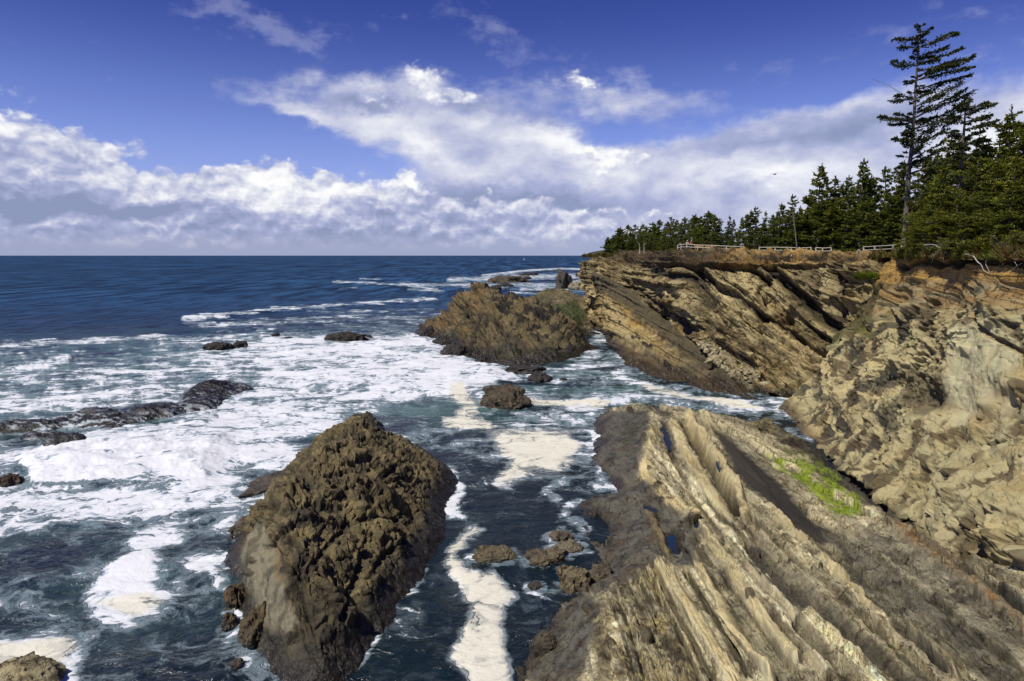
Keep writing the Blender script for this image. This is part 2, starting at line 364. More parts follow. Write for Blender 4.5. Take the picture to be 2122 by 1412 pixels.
# ------------------------------------------------------------------ materials
def new_mat(name):
    m = bpy.data.materials.new(name); m.use_nodes = True
    t = NT(m.node_tree); t.n.clear(); o = t.node('ShaderNodeOutputMaterial'); b = t.node('ShaderNodeBsdfPrincipled')
    t.link(b.outputs[0], o.inputs[0]); return m, t, b
def bump(t, h, dist, strength=1.0, prev=None):
    n = t.node('ShaderNodeBump'); n.inputs['Strength'].default_value = strength; n.inputs['Distance'].default_value = dist
    t.put(n.inputs['Height'], h)
    if prev is not None: t.link(prev, n.inputs['Normal'])
    return n.outputs[0]
BN = np.array([.70, .046, .71]); BN /= np.linalg.norm(BN)      # normal of the tilted beds
def rock_mat(name, fine=6.0, rough=.85, bstr=1.0, contrast=.5, dirt_k=.8):
    """sandstone: albedo attribute broken up by grain, bedding laminae and pitting; darker and glossier when wet"""
    m, t, b = new_mat(name)
    g = t.node('ShaderNodeNewGeometry').outputs['Position']
    at = t.node('ShaderNodeAttribute', attribute_name='albedo').outputs['Color']
    wet = t.node('ShaderNodeAttribute', attribute_name='wet').outputs['Fac']
    calm = t.node('ShaderNodeAttribute', attribute_name='smooth').outputs['Fac']; rug = t.sub(1.0, t.mul(calm, .88))
    d = t.node('ShaderNodeVectorMath'); d.operation = 'DOT_PRODUCT'; t.link(g, d.inputs[0]); d.inputs[1].default_value = tuple(BN)
    wn = t.noise(g, .35, 3, .5)
    s = t.add(d.outputs['Value'], t.mul(wn, .8))
    sv = t.vec(t.mul(s, 5.0), t.mul(wn, 1.5), 0.0)
    lam = t.noise(sv, 1.0, 5, .65)
    n1 = t.noise(g, fine * .45, 6, .62); n2 = t.noise(g, fine * 2.2, 4, .6)
    pit = t.vor(t.vadd(g, t.vmul(t.noise(g, 1.1, 2, color=True), (.8, .8, .8))), fine * .30, 'F1')
    v = t.add(t.add(t.mul(t.sub(n1, .5), 1.3), t.mul(t.sub(n2, .5), .7)), t.mul(t.sub(lam, .5), .8))
    v = t.mul(v, t.lin(rug, 0, 1, .35, 1)); f = t.lin(v, -.8, .8, 1 - contrast, 1 + contrast)
    c = t.mix(1.0, at, t.vec(f, f, f), 'MULTIPLY')
    hue = t.noise(g, .9, 3, .6)
    c = t.mix(t.lin(hue, .45, .75, 0, .35), c, t.mix(1.0, c, (1.12, .92, .62), 'MULTIPLY'))
    # weathering rind, lichen specks and open joints
    wv = t.noise(g, .8, 4, .6, color=True); gw = t.vadd(g, t.vmul(wv, (1.6, 1.6, 1.6)))
    cr1 = t.vor(t.vmul(gw, (1, .5, 1)), fine * .055, 'DISTANCE_TO_EDGE'); cr2 = t.vor(gw, fine * .19, 'DISTANCE_TO_EDGE')
    cm = t.noise(g, fine * .10, 3, .6)
    crack = t.m('MAXIMUM', t.mul(t.sstep(.035, .0, cr1), t.sstep(.42, .55, cm)), t.mul(t.sstep(.045, .0, cr2), t.mul(t.sstep(.52, .64, cm), .6))); crack = t.mul(crack, rug)
    d1 = t.noise(gw, fine * .14, 9, .70); d2 = t.noise(t.vadd(g, (31, 7, 3)), fine * .62, 6, .68)
    dirt = t.m('MAXIMUM', t.sstep(.545, .60, d1), t.mul(t.sstep(.57, .64, d2), .8)); dirt = t.mul(dirt, rug)
    c = t.mix(t.mul(dirt, dirt_k), c, t.mix(1.0, c, (.36, .33, .30), 'MULTIPLY'))
    lamd = t.mul(t.sstep(.035, .0, t.m('ABSOLUTE', t.sub(lam, .52))), t.mul(rug, .22))
    c = t.mix(t.m('MAXIMUM', crack, lamd), c, t.mix(1.0, c, (.28, .24, .20), 'MULTIPLY'))
    c = t.mix(1.0, c, (.81, .865, .82), 'MULTIPLY')
    t.put(b.inputs['Base Color'], c)
    t.put(b.inputs['Roughness'], t.lin(wet, 0, 1, rough, .26))
    b.inputs['Specular IOR Level'].default_value = .4
    hgt = t.add(t.add(t.mul(n1, .8), t.mul(n2, .30)), t.add(t.mul(pit, .40), t.mul(lam, .40)))
    hgt = t.sub(hgt, t.add(t.mul(crack, .7), t.mul(dirt, .12))); hgt = t.mul(hgt, t.lin(rug, 0, 1, .30, 1))
    t.link(bump(t, hgt, .22 * bstr * 6 / fine, .9), b.inputs['Normal'])
    return m

# ------------------------------------------------------------------ rock shaping and colouring
PALE = np.array([.58, .48, .29]); TAN = np.array([.33, .255, .13]); BROWN = np.array([.155, .115, .065]); DARK = np.array([.050, .042, .032])
ORANGE = np.array([.43, .265, .075]); RUST = np.array([.28, .16, .06]); WETB = np.array([.075, .060, .040]); GREYB = np.array([.17, .155, .125])
GREEN = np.array([.27, .34, .018]); MOSS = np.array([.085, .095, .022]); OLIVE = np.array([.16, .13, .055])
def strat(P, warp=.5, seed=3):
    return P @ BN + warp * fbm(P, .16, 3, seed)
def layer_prof(s, seed=11, k=1.0):
    """ledge profile across the beds: hard beds stand out, soft beds recede, with sharp steps"""
    z = np.zeros_like(s)
    a = perlin(s * .45 * k, z + .3, z + .7, seed); b = perlin(s * 1.3 * k, z + 5.3, z + .1, seed + 1); c = perlin(s * 3.7 * k, z + 1.3, z + 9.1, seed + 2)
    saw = (s * .55 * k) % 1.0
    return 1.6 * a + .9 * np.tanh(b * 4) * .5 + .22 * c + .35 * (saw - .5)
def pockets(u, v, P, seed, wamp=.5):
    """smooth rounded hollows with sharp rims (tafoni); returns 0 in the hollow, 1 on the rim"""
    du = fbm(P, .55, 3, seed + 31) * wamp * 2; dv = fbm(P, .55, 3, seed + 37) * wamp * 2
    f1, f2, cid = worley2(u + du, v + dv, seed)
    e = f2 - f1
    return 1 - sst(0.0, .55, e), cid, f1
def C(c, n): return np.broadcast_to(c, n.shape + (3,)).copy()
def tint(A, c, f): return A + (np.asarray(c) - A) * f[..., None]
def wetness(A, z, q, lo=.3, hi=1.6, P=None, col=WETB):
    h = z - (fbm(P, .25, 3, 77) * 1.2 if P is not None else 0)
    w = 1 - sst(lo, hi, h)
    return tint(A, col, w * .92), w

M_ROCK = rock_mat('sandstone', 5.0)
M_ROCKN = rock_mat('sandstone_near', 9.0, contrast=.42)
M_ROCKF = rock_mat('sandstone_far', 2.2, contrast=.6)

# ---- headland wall across the cove -------------------------------------------------
def build_headland():
    N = [
     [(1206,546,250),(1234,534,232),(1290,525,205),(1350,526,172),(1408,522,137),(1510,526,129),(1610,529,122),(1720,531,114),(1800,532,106),(1880,533,100)],
     [(1200,560,245),(1226,552,224),(1285,540,198),(1347,545,163),(1404,546,134),(1508,544,126),(1608,546,120),(1718,550,112),(1795,552,104),(1880,556,98)],
     [(1204,575,238),(1226,572,215),(1290,580,182),(1352,596,154),(1412,602,131),(1502,604,124),(1600,606,118),(1704,612,111),(1786,616,103),(1870,620,97)],
     [(1206,590,228),(1228,600,207),(1302,618,172),(1372,655,147),(1436,672,128),(1504,680,120),(1592,682,115),(1690,690,109),(1764,695,101),(1840,700,95)],
     [(1208,606,222),(1236,640,201),(1322,670,164),(1400,715,138),(1476,735,121),(1540,748,114),(1606,762,109),(1672,775,104.5),(1744,790,99),(1800,800,93)],
     [(1210,640,215),(1242,680,196),(1330,745,155),(1410,790,130),(1490,815,113),(1550,818,108),(1618,820,104),(1680,830,100),(1744,840,95),(1800,850,90)]]
    net = [[PY(*p) for p in r] for r in N]
    n, m = 430, 900
    P = catmull(net, n, m); q = proj(P)
    nor = grid_normals(blur(P, 3)); nor *= np.sign((nor * (np.array([0, 0, 22.]) - P)).sum(-1, keepdims=True))
    qw = warpq(q, P, 5, .12)
    s = strat(P, .7)
    soil = sst(553, 545, qw[1]) * sst(1255, 1300, q[0])
    D = layer_prof(s, 11, .8) * .85 * (1 - soil)
    D += layer_prof(P[..., 2] * 1.0 + .5 * fbm(P, .1, 2, 5), 21, 1.6) * .5 * soil
    # joints: vertical-ish blocks broken out of the beds
    f1, f2, cid = worley2(P[..., 0] * .30 + s * .1 + .6 * fbm(P, .3, 2, 8), s * .42 + P[..., 1] * .03, 4)
    D += (cid - .5) * 1.5 * (1 - soil) * sst(0, .12, f2 - f1)
    f1, f2, cid2 = worley2(P[..., 0] * .9 + .5 * fbm(P, .6, 2, 9), s * 1.5, 14)
    D += (cid2 - .5) * .5 * sst(0, .1, f2 - f1)
    D += facets(P[..., 0] * .34 + .4 * fbm(P, .2, 3, 176), s * .5, 177) * 1.1 * (1 - soil) + facets(P[..., 0] * 1.1, s * 1.5 + .4 * fbm(P, .5, 2, 178), 179) * .35
    D += fbm(P, .22, 5, 40) * 1.5 + fbm(P, .9, 4, 60, ridged=True) * .22
    A = C(TAN, s)
    band = perlin(s * .8, s * 0, s * 0, 91); band2 = perlin(s * 2.6, s * 0, s * 0, 92)
    A = tint(A, PALE, sst(.0, .35, band + fbm(P, .3, 3, 4)) * .8)
    pat = fbm(P, (.10, .10, .16), 4, 16); A = tint(A, PALE * .95, sst(.08, .3, pat) * .6); A = tint(A, BROWN * .75, sst(.05, .3, -pat) * .7)
    A = tint(A, BROWN, sst(.05, .4, band2 + .6 * fbm(P, .15, 3, 6)) * .6)
    A = tint(A, DARK, sst(.12, .42, fbm(P, .30, 5, 15, .6) + .25 * band2) * .6)
    A = tint(A, ORANGE * .8, sst(.12, .4, fbm(P, .12, 4, 23)) * .4)
    A = A * (1 + .35 * (cid2 - .5))[..., None]
    # traced dark recesses running down the beds and the pale slabs between them
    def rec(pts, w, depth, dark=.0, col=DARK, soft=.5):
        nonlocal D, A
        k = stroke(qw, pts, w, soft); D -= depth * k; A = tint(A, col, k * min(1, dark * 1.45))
    rec([(1585,552),(1640,598),(1700,650),(1745,695)], 10, 2.6, .65)  # cast shadow of the overhanging bed, painted dark along its groove
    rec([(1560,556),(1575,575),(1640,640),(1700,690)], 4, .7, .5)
    rec([(1425,566),(1448,590),(1470,620)], 20, 3.2, .5, soft=.8)  # cave below the overhang, its shade painted dark
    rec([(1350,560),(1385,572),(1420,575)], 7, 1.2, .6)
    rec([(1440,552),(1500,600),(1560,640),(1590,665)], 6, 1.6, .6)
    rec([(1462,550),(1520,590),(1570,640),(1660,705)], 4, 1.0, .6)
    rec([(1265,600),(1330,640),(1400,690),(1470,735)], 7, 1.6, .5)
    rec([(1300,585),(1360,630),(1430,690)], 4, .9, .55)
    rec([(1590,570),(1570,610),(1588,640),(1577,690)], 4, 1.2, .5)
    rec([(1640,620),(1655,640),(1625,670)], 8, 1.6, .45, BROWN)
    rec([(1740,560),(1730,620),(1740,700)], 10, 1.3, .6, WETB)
    for pts, w, h in [([(1470,556),(1540,610),(1600,650)], 8, 1.2), ([(1520,575),(1575,610)], 16, 1.4), ([(1600,600),(1640,640),(1680,680)], 12, 1.0),
                      ([(1480,600),(1540,650),(1560,700)], 18, .7), ([(1600,690),(1660,740)], 22, .8), ([(1650,640),(1740,705)], 8, 1.4), ([(1420,640),(1440,660)], 16, 1.5)]:
        k = stroke(qw, pts, w, .5); D += h * k; A = tint(A, PALE, k * .55)
    k = poly(qw, [(1640,560),(1730,560),(1735,690),(1690,640),(1650,600)], 8); A = tint(A, BROWN * .9, k * .6)
    k = stroke(qw, [(1712,565),(1722,600),(1716,640)], 10, .4); A = tint(A, PALE, k * .6); D += k * .5
    k = poly(qw, [(1650,600),(1700,650),(1690,700),(1640,640)], 6); A = tint(A, OLIVE * .7, k * .6)
    k = poly(qw, [(1250,560),(1330,545),(1340,600),(1270,590)], 8); A = tint(A, TAN * .9, k * .5)
    # iron stained soil beds under the grass
    ns = fbm(P, (.25, .25, 1.6), 4, 33)
    A = tint(A, np.array([.30, .185, .075]), soil * sst(-.25, .2, ns)); A = tint(A, ORANGE * .85, soil * sst(.0, .3, fbm(P, .35, 4, 34)) * .7)
    A = tint(A, np.array([.50, .36, .16]), soil * sst(1500, 1560, q[0]) * sst(.0, .25, ns) * .8)
    A = tint(A, BROWN * .5, soil * sst(.0, .2, -ns) * .9); A = tint(A, BROWN * .5, soil * sst(1560, 1440, q[0] + 50 * fbm(P, .1, 2, 5)) * .6)
    ledge = soil * sst(526, 536, q[1]) * sst(0.55, 0.15, np.abs(fbm(P, (.06, .06, .5), 2, 3) * 4))
    D += soil * .9 * sst(541, 536, q[1])
    k = stroke(qw, [(1300,548),(1420,550),(1500,552),(1620,552),(1730,556)], 5, .5); D -= k * 1.3; A = tint(A, BROWN * .7, k * .55)
    # brown turf on the outer shoulder
    k = sst(548, 530, q[1]) * sst(1330, 1280, q[0]); A = tint(A, OLIVE * .8, k * .7)
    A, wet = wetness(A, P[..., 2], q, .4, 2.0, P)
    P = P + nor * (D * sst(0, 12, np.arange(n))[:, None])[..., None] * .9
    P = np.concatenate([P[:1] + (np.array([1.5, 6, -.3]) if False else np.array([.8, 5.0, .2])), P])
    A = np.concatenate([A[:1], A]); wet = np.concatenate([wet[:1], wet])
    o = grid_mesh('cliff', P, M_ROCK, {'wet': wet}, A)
    tag(o, kind='structure'); return o

# ---- the long tilted slab in front of it -------------------------------------------
def build_fin():
    # columns from the far nose to the near tip ; rows from behind the crest over it and down to the water
    crest = [(1229,575,214),(1232,568,196),(1262,583,182),(1300,604,168),(1350,648,150.5),(1400,688,135.5),(1450,728,123),(1500,772,113),(1545,812,106),(1575,830,102)]
    mid = [(1230,610,210),(1240,620,192),(1262,650,175),(1300,690,154),(1350,722,139),(1400,745,127),(1450,770,117.5),(1500,797,110),(1540,819,105),(1570,834,102)]
    base = [(1236,690,203),(1250,690,189),(1264,716,169),(1300,762,135),(1350,788,122.5),(1400,798,117),(1450,809,111.5),(1500,818,107.5),(1542,824,104.5),(1574,836,101.5)]
    net = [[], [], [], [], [], []]
    for c, md, b in zip(crest, mid, base):
        c, md, b = PY(*c), PY(*md), PY(*b); b[2] = min(b[2], .3)
        net[0].append(c + np.array([7.0, .5, -6.5])); net[1].append(c + np.array([2.6, .2, -1.6])); net[2].append(c)
        net[3].append(md); net[4].append(b); net[5].append(b + np.array([-1.2, -1.0, -2.5]))
    n, m = 330, 700
    P = catmull(net, n, m); q = proj(P)
    nor = grid_normals(blur(P, 3)); ref = np.array([-60, 100, 60.]) - P; nor *= np.sign((nor * ref).sum(-1, keepdims=True))
    qw = warpq(q, P, 4, .15, 51)
    s = strat(P, .35, 5)
    D = layer_prof(s, 31, 1.3) * .45 + fbm(P, .25, 5, 42) * 1.1 + fbm(P, 1.1, 4, 61, ridged=True) * .16
    f1, f2, cid = worley2(P[..., 1] * .25, s * .9, 24); D += (cid - .5) * .5 * sst(0, .15, f2 - f1)
    A = C(np.array([.40, .30, .14]), s)
    A = tint(A, PALE, sst(-.05, .35, fbm(P, .2, 4, 5)) * .6)
    A = tint(A, ORANGE, sst(.05, .35, fbm(P, (.3, .1, .3), 4, 9)) * .55)
    A = tint(A, DARK, sst(.18, .42, fbm(P, .5, 4, 19, .6)) * .75)
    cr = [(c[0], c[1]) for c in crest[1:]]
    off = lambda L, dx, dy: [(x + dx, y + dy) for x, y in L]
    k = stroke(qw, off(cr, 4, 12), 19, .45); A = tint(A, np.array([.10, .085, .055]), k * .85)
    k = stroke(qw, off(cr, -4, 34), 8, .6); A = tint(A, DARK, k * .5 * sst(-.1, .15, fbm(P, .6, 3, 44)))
    k = stroke(qw, [(1262,640),(1300,700),(1345,740),(1420,765),(1470,790)], 16, .6); A = tint(A, PALE * .95, k * .5)
    for c in [(1319,698,5),(1327,703,4),(1314,703,4),(1338,716,6),(1348,716,5),(1344,724,5),(1382,757,5),(1390,765,6)]:
        k = 1 - sst(c[2] * .7, c[2] * 1.15, np.hypot(q[0] - c[0], q[1] - c[1])); A = tint(A, DARK * 1.3, k); D += k * .5
    A, wet = wetness(A, P[..., 2], q, .6, 4.2, P, np.array([.085, .062, .038]))
    P = P + nor * D[..., None]
    o = grid_mesh('cliff_slab', P, M_ROCK, {'wet': wet, 'smooth': .2 + 0 * wet}, A); tag(o, kind='structure'); return o

# ---- honeycombed cliff on the right ------------------------------------------------
def build_right_cliff():
    N = [
     [(1850,527,97),(1870,526,84),(1940,526,70),(2010,527,60),(2130,527,48),(2320,527,39),(2600,540,31)],
     [(1822,563,97),(1852,560,85),(1936,562,70),(2010,565,59.5),(2120,566,48),(2300,568,39),(2560,590,31)],
     [(1775,612,97),(1800,604,90.5),(1888,612,76),(1975,618,63.5),(2075,625,52),(2220,640,42),(2460,660,33)],
     [(1735,690,98),(1758,680,92.5),(1840,690,79),(1925,700,65),(2030,715,53),(2180,740,41.5),(2400,780,32)],
     [(1690,760,98.5),(1712,762,93.5),(1790,800,78),(1870,840,63),(1990,880,49.5),(2150,930,37.5),(2350,1000,28)],
     [(1650,800,100),(1664,812,96),(1722,880,81),(1812,950,62),(1925,1020,47.5),(2085,1110,34),(2290,1210,26)],
     [(1630,828,101),(1637,852,96),(1690,920,79.5),(1790,1000,59.5),(1900,1085,46),(2060,1200,34),(2290,1330,25.5)],
     [(1650,860,101),(1655,870,97),(1715,925,81),(1812,1010,61),(1925,1100,47.5),(2090,1225,35),(2330,1360,26)]]
    net = [[PY(*p) for p in r] for r in N]
    net[-1] = [p + np.array([2.6, .7, -.5]) for p in net[-2]]
    net.append([p + np.array([1.5, .8, -3.0]) for p in net[-1]])
    n, m = 900, 760
    P = catmull(net, n, m); q = proj(P)
    nor = grid_normals(blur(P, 4)); nor *= np.sign((nor * (np.array([0, 20, 30.]) - P)).sum(-1, keepdims=True))
    qw = warpq(q, P, 9, .16, 52); q2 = warpq(q, P, 9, .3, 56); q3 = warpq(q, P, 5, .25, 58)
    orange = sst(592, 572, qw[1]); beds = sst(660, 620, qw[1]) * (1 - orange); low = 1 - np.clip(orange + beds, 0, 1)
    s = strat(P, .6)
    D = fbm(P, .10, 3, 70) * 3.0 + fbm(P, .30, 4, 71) * .8 * low
    # big pillowed lobes with creases
    L = P[..., 1] * .34 + .9 * fbm(P, .14, 3, 73)
    rid = fbm(np.stack([L, P[..., 2] * .10, P[..., 0] * .1], -1), .8, 3, 75, ridged=True)
    D += rid * .85 * low * sst(2000, 1760, q[0] + 30 * fbm(P, .2, 2, 1))
    pk, cid, f1 = pockets(P[..., 1] * .62, P[..., 2] * .72 + P[..., 1] * .25, P, 81, .75)
    hz = poly(q2, [(1880,640),(1960,610),(2010,640),(2020,720),(1960,790),(1900,800),(1870,740)], 26)
    hz2 = poly(q2, [(1700,700),(1870,660),(1880,800),(1900,1000),(1760,960),(1660,850)], 30)
    hz3 = poly(q2, [(1900,1000),(2000,960),(2130,1000),(2130,1240),(2010,1160),(1900,1060)], 30)
    smooth = poly(q2, [(2000,690),(2080,680),(2110,760),(2090,860),(1990,880),(1960,820)], 24)
    act = np.clip(.35 + .0 * hz + .65 * hz2 + .5 * hz3, 0, 1) * low * (1 - .8 * smooth)
    pil = np.sqrt(np.clip(1 - (f1 / .9) ** 2, 0, 1))
    D += (pk - .5) * .5 * cid * act
    pk2, cid2, g1 = pockets(P[..., 1] * .75 + P[..., 2] * .4, P[..., 2] * 1.15, P, 85, .6)
    D += (pk2 - .3) * .85 * hz * low * (.5 + .7 * cid2)
    pk3, cid3, h1 = pockets(P[..., 1] * 1.9, P[..., 2] * 1.7, P, 88, .7)
    D += fbm(P, .5, 4, 90, ridged=True) * .12 * low * (1 - .8 * smooth)
    D += facets(P[..., 1] * .55 + .5 * fbm(P, .3, 3, 171), P[..., 2] * .8 + .4 * fbm(P, .4, 3, 172), 173) * .36 * low * (1 - .8 * smooth) + facets(P[..., 1] * 1.7, P[..., 2] * 2.2 + .5 * fbm(P, .7, 2, 174), 175) * .14 * low * (1 - .7 * smooth)
    # bedding in the upper part
    D += layer_prof(P[..., 2] * 1.1 + .8 * fbm(P, .09, 3, 5), 41, 1.5) * .22 * orange
    D += layer_prof(P[..., 2] * .9 - .12 * P[..., 1] + 1.2 * fbm(P, .09, 3, 6), 45, 1.2) * .42 * beds
    D += layer_prof(s, 47) * .5 * low * sst(1960, 2080, q[0]) * sst(760, 640, q[1])
    base = C(np.array([.46, .40, .25]), s)
    A = base
    A = tint(A, PALE * .92, sst(-.1, .3, fbm(P, .2, 4, 93)) * .8)
    A = tint(A, BROWN, (1 - pk2) * hz * .35)
    A = tint(A, TAN, sst(.0, .35, fbm(P, .35, 4, 94)) * .55); A = tint(A, np.array([.58, .53, .38]), smooth * .6)
    A = tint(A, np.array([.38, .24, .08]), sst(.05, .35, fbm(P, .12, 4, 95)) * .45)
    A = tint(A, BROWN, sst(.16, .4, fbm(P, .5, 5, 96, .6)) * .5 * (1 - smooth))
    # dark mudstone flames running down the left part
    for pts, w in [([(1790,700),(1760,740),(1738,790),(1740,840),(1745,870),(1765,905)], 7), ([(1700,770),(1695,800),(1712,860)], 6),
                   ([(1888,690),(1858,730),(1835,790),(1815,840)], 11), ([(1862,700),(1848,730)], 8), ([(1800,850),(1790,890),(1805,930)], 5), ([(1770,850),(1795,830),(1800,860)], 4)]:
        k = stroke(q3, pts, w * 1.25, .4); A = tint(A, np.array([.060, .052, .044]), k * .95); D -= .2 * k
    k = stroke(q2, [(1800,692),(1765,740),(1745,770)], 9, .4); A = tint(A, BROWN * .8, k * .7)
    for (cx, cy, r, h) in [(1866,640,34,-1.5),(1900,645,40,1.9),(1882,760,20,1.4),(1930,830,34,-1.6),(2100,800,26,1.2),(2074,960,16,-.8),(2030,730,10,.6),(2045,840,14,.7),(2105,1150,16,1.0),(2000,1040,14,.9),(1985,985,18,.9),(2060,1120,14,.8),(1930,960,18,.8),(1850,900,20,1.0),(1700,860,18,.8),(2090,640,40,1.3)]:
        k = np.exp(-((q2[0] - cx) ** 2 + (q2[1] - cy) ** 2) / (r * r)); D += h * k
    k = stroke(q2, [(1825,650),(1850,672),(1895,668),(1930,640)], 10, .6); D -= 1.5 * k; A = tint(A, BROWN, k * .6)  # hollow below the orange block, its shade tinted brown
    k = stroke(qw, [(2025,640),(2060,690),(2125,740)], 5, .6); D -= .6 * k; A = tint(A, RUST, k * .6)
    k = stroke(q, [(2095,708),(2080,735),(2062,770),(2052,800)], 1.6, .5); D -= .5 * k; A = tint(A, DARK, k * .8)
    # steep swirling flames of dark mudstone in the left part, brown stains in the hollows, knobbly concretions
    Wp = P + np.stack([fbm(P, .22, 3, 180 + i) for i in range(3)], -1) * 3.2
    fl = fbm(Wp, (.62, .42, .10), 4, 184, .55); zone = poly(q2, [(1640,800),(1735,700),(1800,650),(1890,660),(1890,780),(1850,900),(1880,1010),(1790,1010),(1690,920)], 26)
    k = zone * sst(.0, .09, fl); A = tint(A, np.array([.085, .072, .055]), k * .92); D -= .12 * zone * sst(-.1, .25, fl)
    A = tint(A, PALE, zone * sst(.05, .25, -fl) * .5)
    sw = fbm(Wp, (.30, .26, .34), 5, 188, .58); k = low * sst(.04, .18, sw) * (1 - .75 * smooth); A = tint(A, BROWN * .9, k * .85); D -= .15 * k
    A = tint(A, np.array([.30, .26, .15]), low * sst(.0, .25, -sw) * .25)
    f1, f2, cid4 = worley2(P[..., 1] * .42 + .3 * fbm(P, .4, 2, 2), P[..., 2] * .5, 191); kn = np.sqrt(np.clip(1 - (f1 / .22) ** 2, 0, 1)) * (cid4 > .88) * low * sst(1780, 1830, q[0]); D += .40 * kn; A = tint(A, np.array([.16, .13, .08]), sst(.0, .6, kn) * .7)
    k = poly(q2, [(1880,780),(1960,770),(1985,850),(1930,880),(1880,850)], 10); A = tint(A, np.array([.13, .105, .065]), k * .7)
    k = poly(q2, [(1738,590),(1815,590),(1800,640),(1795,690),(1750,700)], 8); A = tint(A, np.array([.10, .078, .04]), k * .75); D -= 1.2 * k  # corner wedge: brown rock with the corner's shade painted in
    k = poly(q2, [(1830,655),(1900,672),(1935,650),(1925,668),(1890,690),(1850,685)], 5); A = tint(A, DARK * 1.4, k * .7)  # shade beneath the orange overhang, painted dark
    # upper beds
    nb = fbm(P, (.12, .12, 1.3), 4, 97)
    A = tint(A, np.array([.34, .20, .07]), beds * sst(-.3, .2, nb) * .85); A = tint(A, BROWN * .7, beds * sst(.1, .35, -nb) * .8)
    A = tint(A, np.array([.44, .37, .24]), beds * sst(.2, .4, nb) * .5)
    A = tint(A, ORANGE * 1.05, orange * .9); A = tint(A, np.array([.56, .37, .12]), orange * sst(.0, .3, fbm(P, .6, 4, 98)) * .8)
    A = tint(A, BROWN * .55, orange * sst(.12, .32, fbm(P, .8, 4, 99)) * .75)
    k = stroke(qw, [(1850,545),(1950,548),(2130,545)], 5, .6); A = tint(A, DARK * .8, k * .8); D -= 1.0 * k
    k = 1 - sst(9, 15, np.hypot((q[0] - 1972) * .8, q[1] - 545)); D -= 2.2 * k; A = tint(A, DARK * .6, k * .6)
    k = stroke(qw, [(1790,590),(1760,620),(1740,660),(1735,700)], 22, .6) * sst(-.15, .2, fbm(P, .6, 4, 12)); A = tint(A, MOSS, k * .8); k = poly(q2, [(1745,585),(1830,585),(1815,620),(1790,640),(1775,700),(1740,700)], 10) * sst(-.25, .05, fbm(P, .6, 4, 13)); A = tint(A, np.array([.12, .10, .03]), k * .85)
    k = stroke(qw, [(1790,660),(1770,680),(1800,690)], 10, .6); A = tint(A, np.array([.16, .15, .04]), k * .7)
    # damp dark foot on the left, painted shade under the overhang
    foot = sst(.12, 0.0, (net_y := (q[1] - np.interp(q[0], [1637,1690,1790,1900,2060,2290], [852,920,1000,1085,1200,1330])) / -400.0))
    foot = np.clip(foot, 0, 1) * sst(1750, 1655, q[0] + 20 * fbm(P, .2, 2, 1)) ; A = tint(A, np.array([.12, .085, .045]), foot * .85)
    ug = sst(0, 14, q[1] - np.interp(q[0], [1637,1690,1790,1900,2060,2290], [852,920,1000,1085,1200,1330])); A = tint(A, WETB, ug * .8)  # underside of the overhang darkened as its shade
    edge = sst(0, 10, np.arange(n))[:, None]
    P = P + nor * (D * edge)[..., None] * .9
    P = np.concatenate([P[:1] + np.array([5.0, 1.0, .3]), P]); A = np.concatenate([A[:1], A])
    o = grid_mesh('cliff_face', P, M_ROCKN, {'wet': np.concatenate([foot[:1], foot * .5]), 'smooth': np.concatenate([foot[:1], np.clip(low * .74 + .25 * smooth + .2 * orange, 0, 1)])}, A); tag(o, kind='structure'); return o

# ---- generic height field rock -----------------------------------------------------
def height_grid(a0, a1, Y0, Y1, n, m, pts, lam=2e-3):
    """pts: (px,py,z) on heights, or (px,py,None,Y) on a distance ; returns grid P"""
    W = []
    for p in pts:
        W.append(PZ(p[0], p[1], p[2]) if p[2] is not None else PY(p[0], p[1], p[3]))
    W = np.array(W); f = tps(W[:, :2], W[:, 2], lam)
    a = np.linspace(a0, a1, m)[None]; Y = (1 / np.linspace(1 / Y1, 1 / Y0, n))[:, None]
    x = a * Y; y = Y + 0 * x
    return np.stack([x, y, f(x, y)], -1), W

def finish_height(name, P, mat, D, A, wet, zcut=-1.6, extra=None):
    nor = grid_normals(blur(P, 2)); nor *= np.sign(nor[..., 2:3])
    P = P + nor * D[..., None]
    return grid_mesh(name, P, mat, {'wet': wet, **(extra or {})}, A, keep=P[..., 2] > zcut)

RIBS = [([(1395,880),(1420,940),(1460,1000),(1505,1065)], 13), ([(1428,865),(1450,900),(1490,960),(1530,1020),(1545,1070)], 10), ([(1460,870),(1500,910),(1540,960),(1580,1010),(1620,1070),(1690,1120)], 9),
        ([(1362,1170),(1420,1250),(1470,1330),(1520,1420)], 15), ([(1430,1120),(1450,1180),(1495,1250),(1540,1330),(1600,1420)], 10), ([(1470,1120),(1530,1210),(1570,1270),(1650,1380)], 14), ([(1345,900),(1335,960),(1345,1000)], 8),
        ([(1560,1180),(1640,1290),(1700,1400)], 12), ([(1620,1070),(1720,1170),(1800,1250)], 8)]
POOLS = [(1385,903,8,25,-.35,'narrow blue rock pool near the far end of the bench'), (1350,1053,13,5,.35,'little pool at the edge of the dark shelf'), (1243,1096,19,32,-.35,'deep blue pool on the dark shelf at the left'),
         (1398,1124,13,22,-.4,'murky shallow pool in the hollow behind the dark shelf'), (1492,965,5,9,-.4,'tiny pool between two pale ribs'), (1444,1086,5,6,0,'tiny pool on the rounded nose of the pale rib')]
POOLZ = []
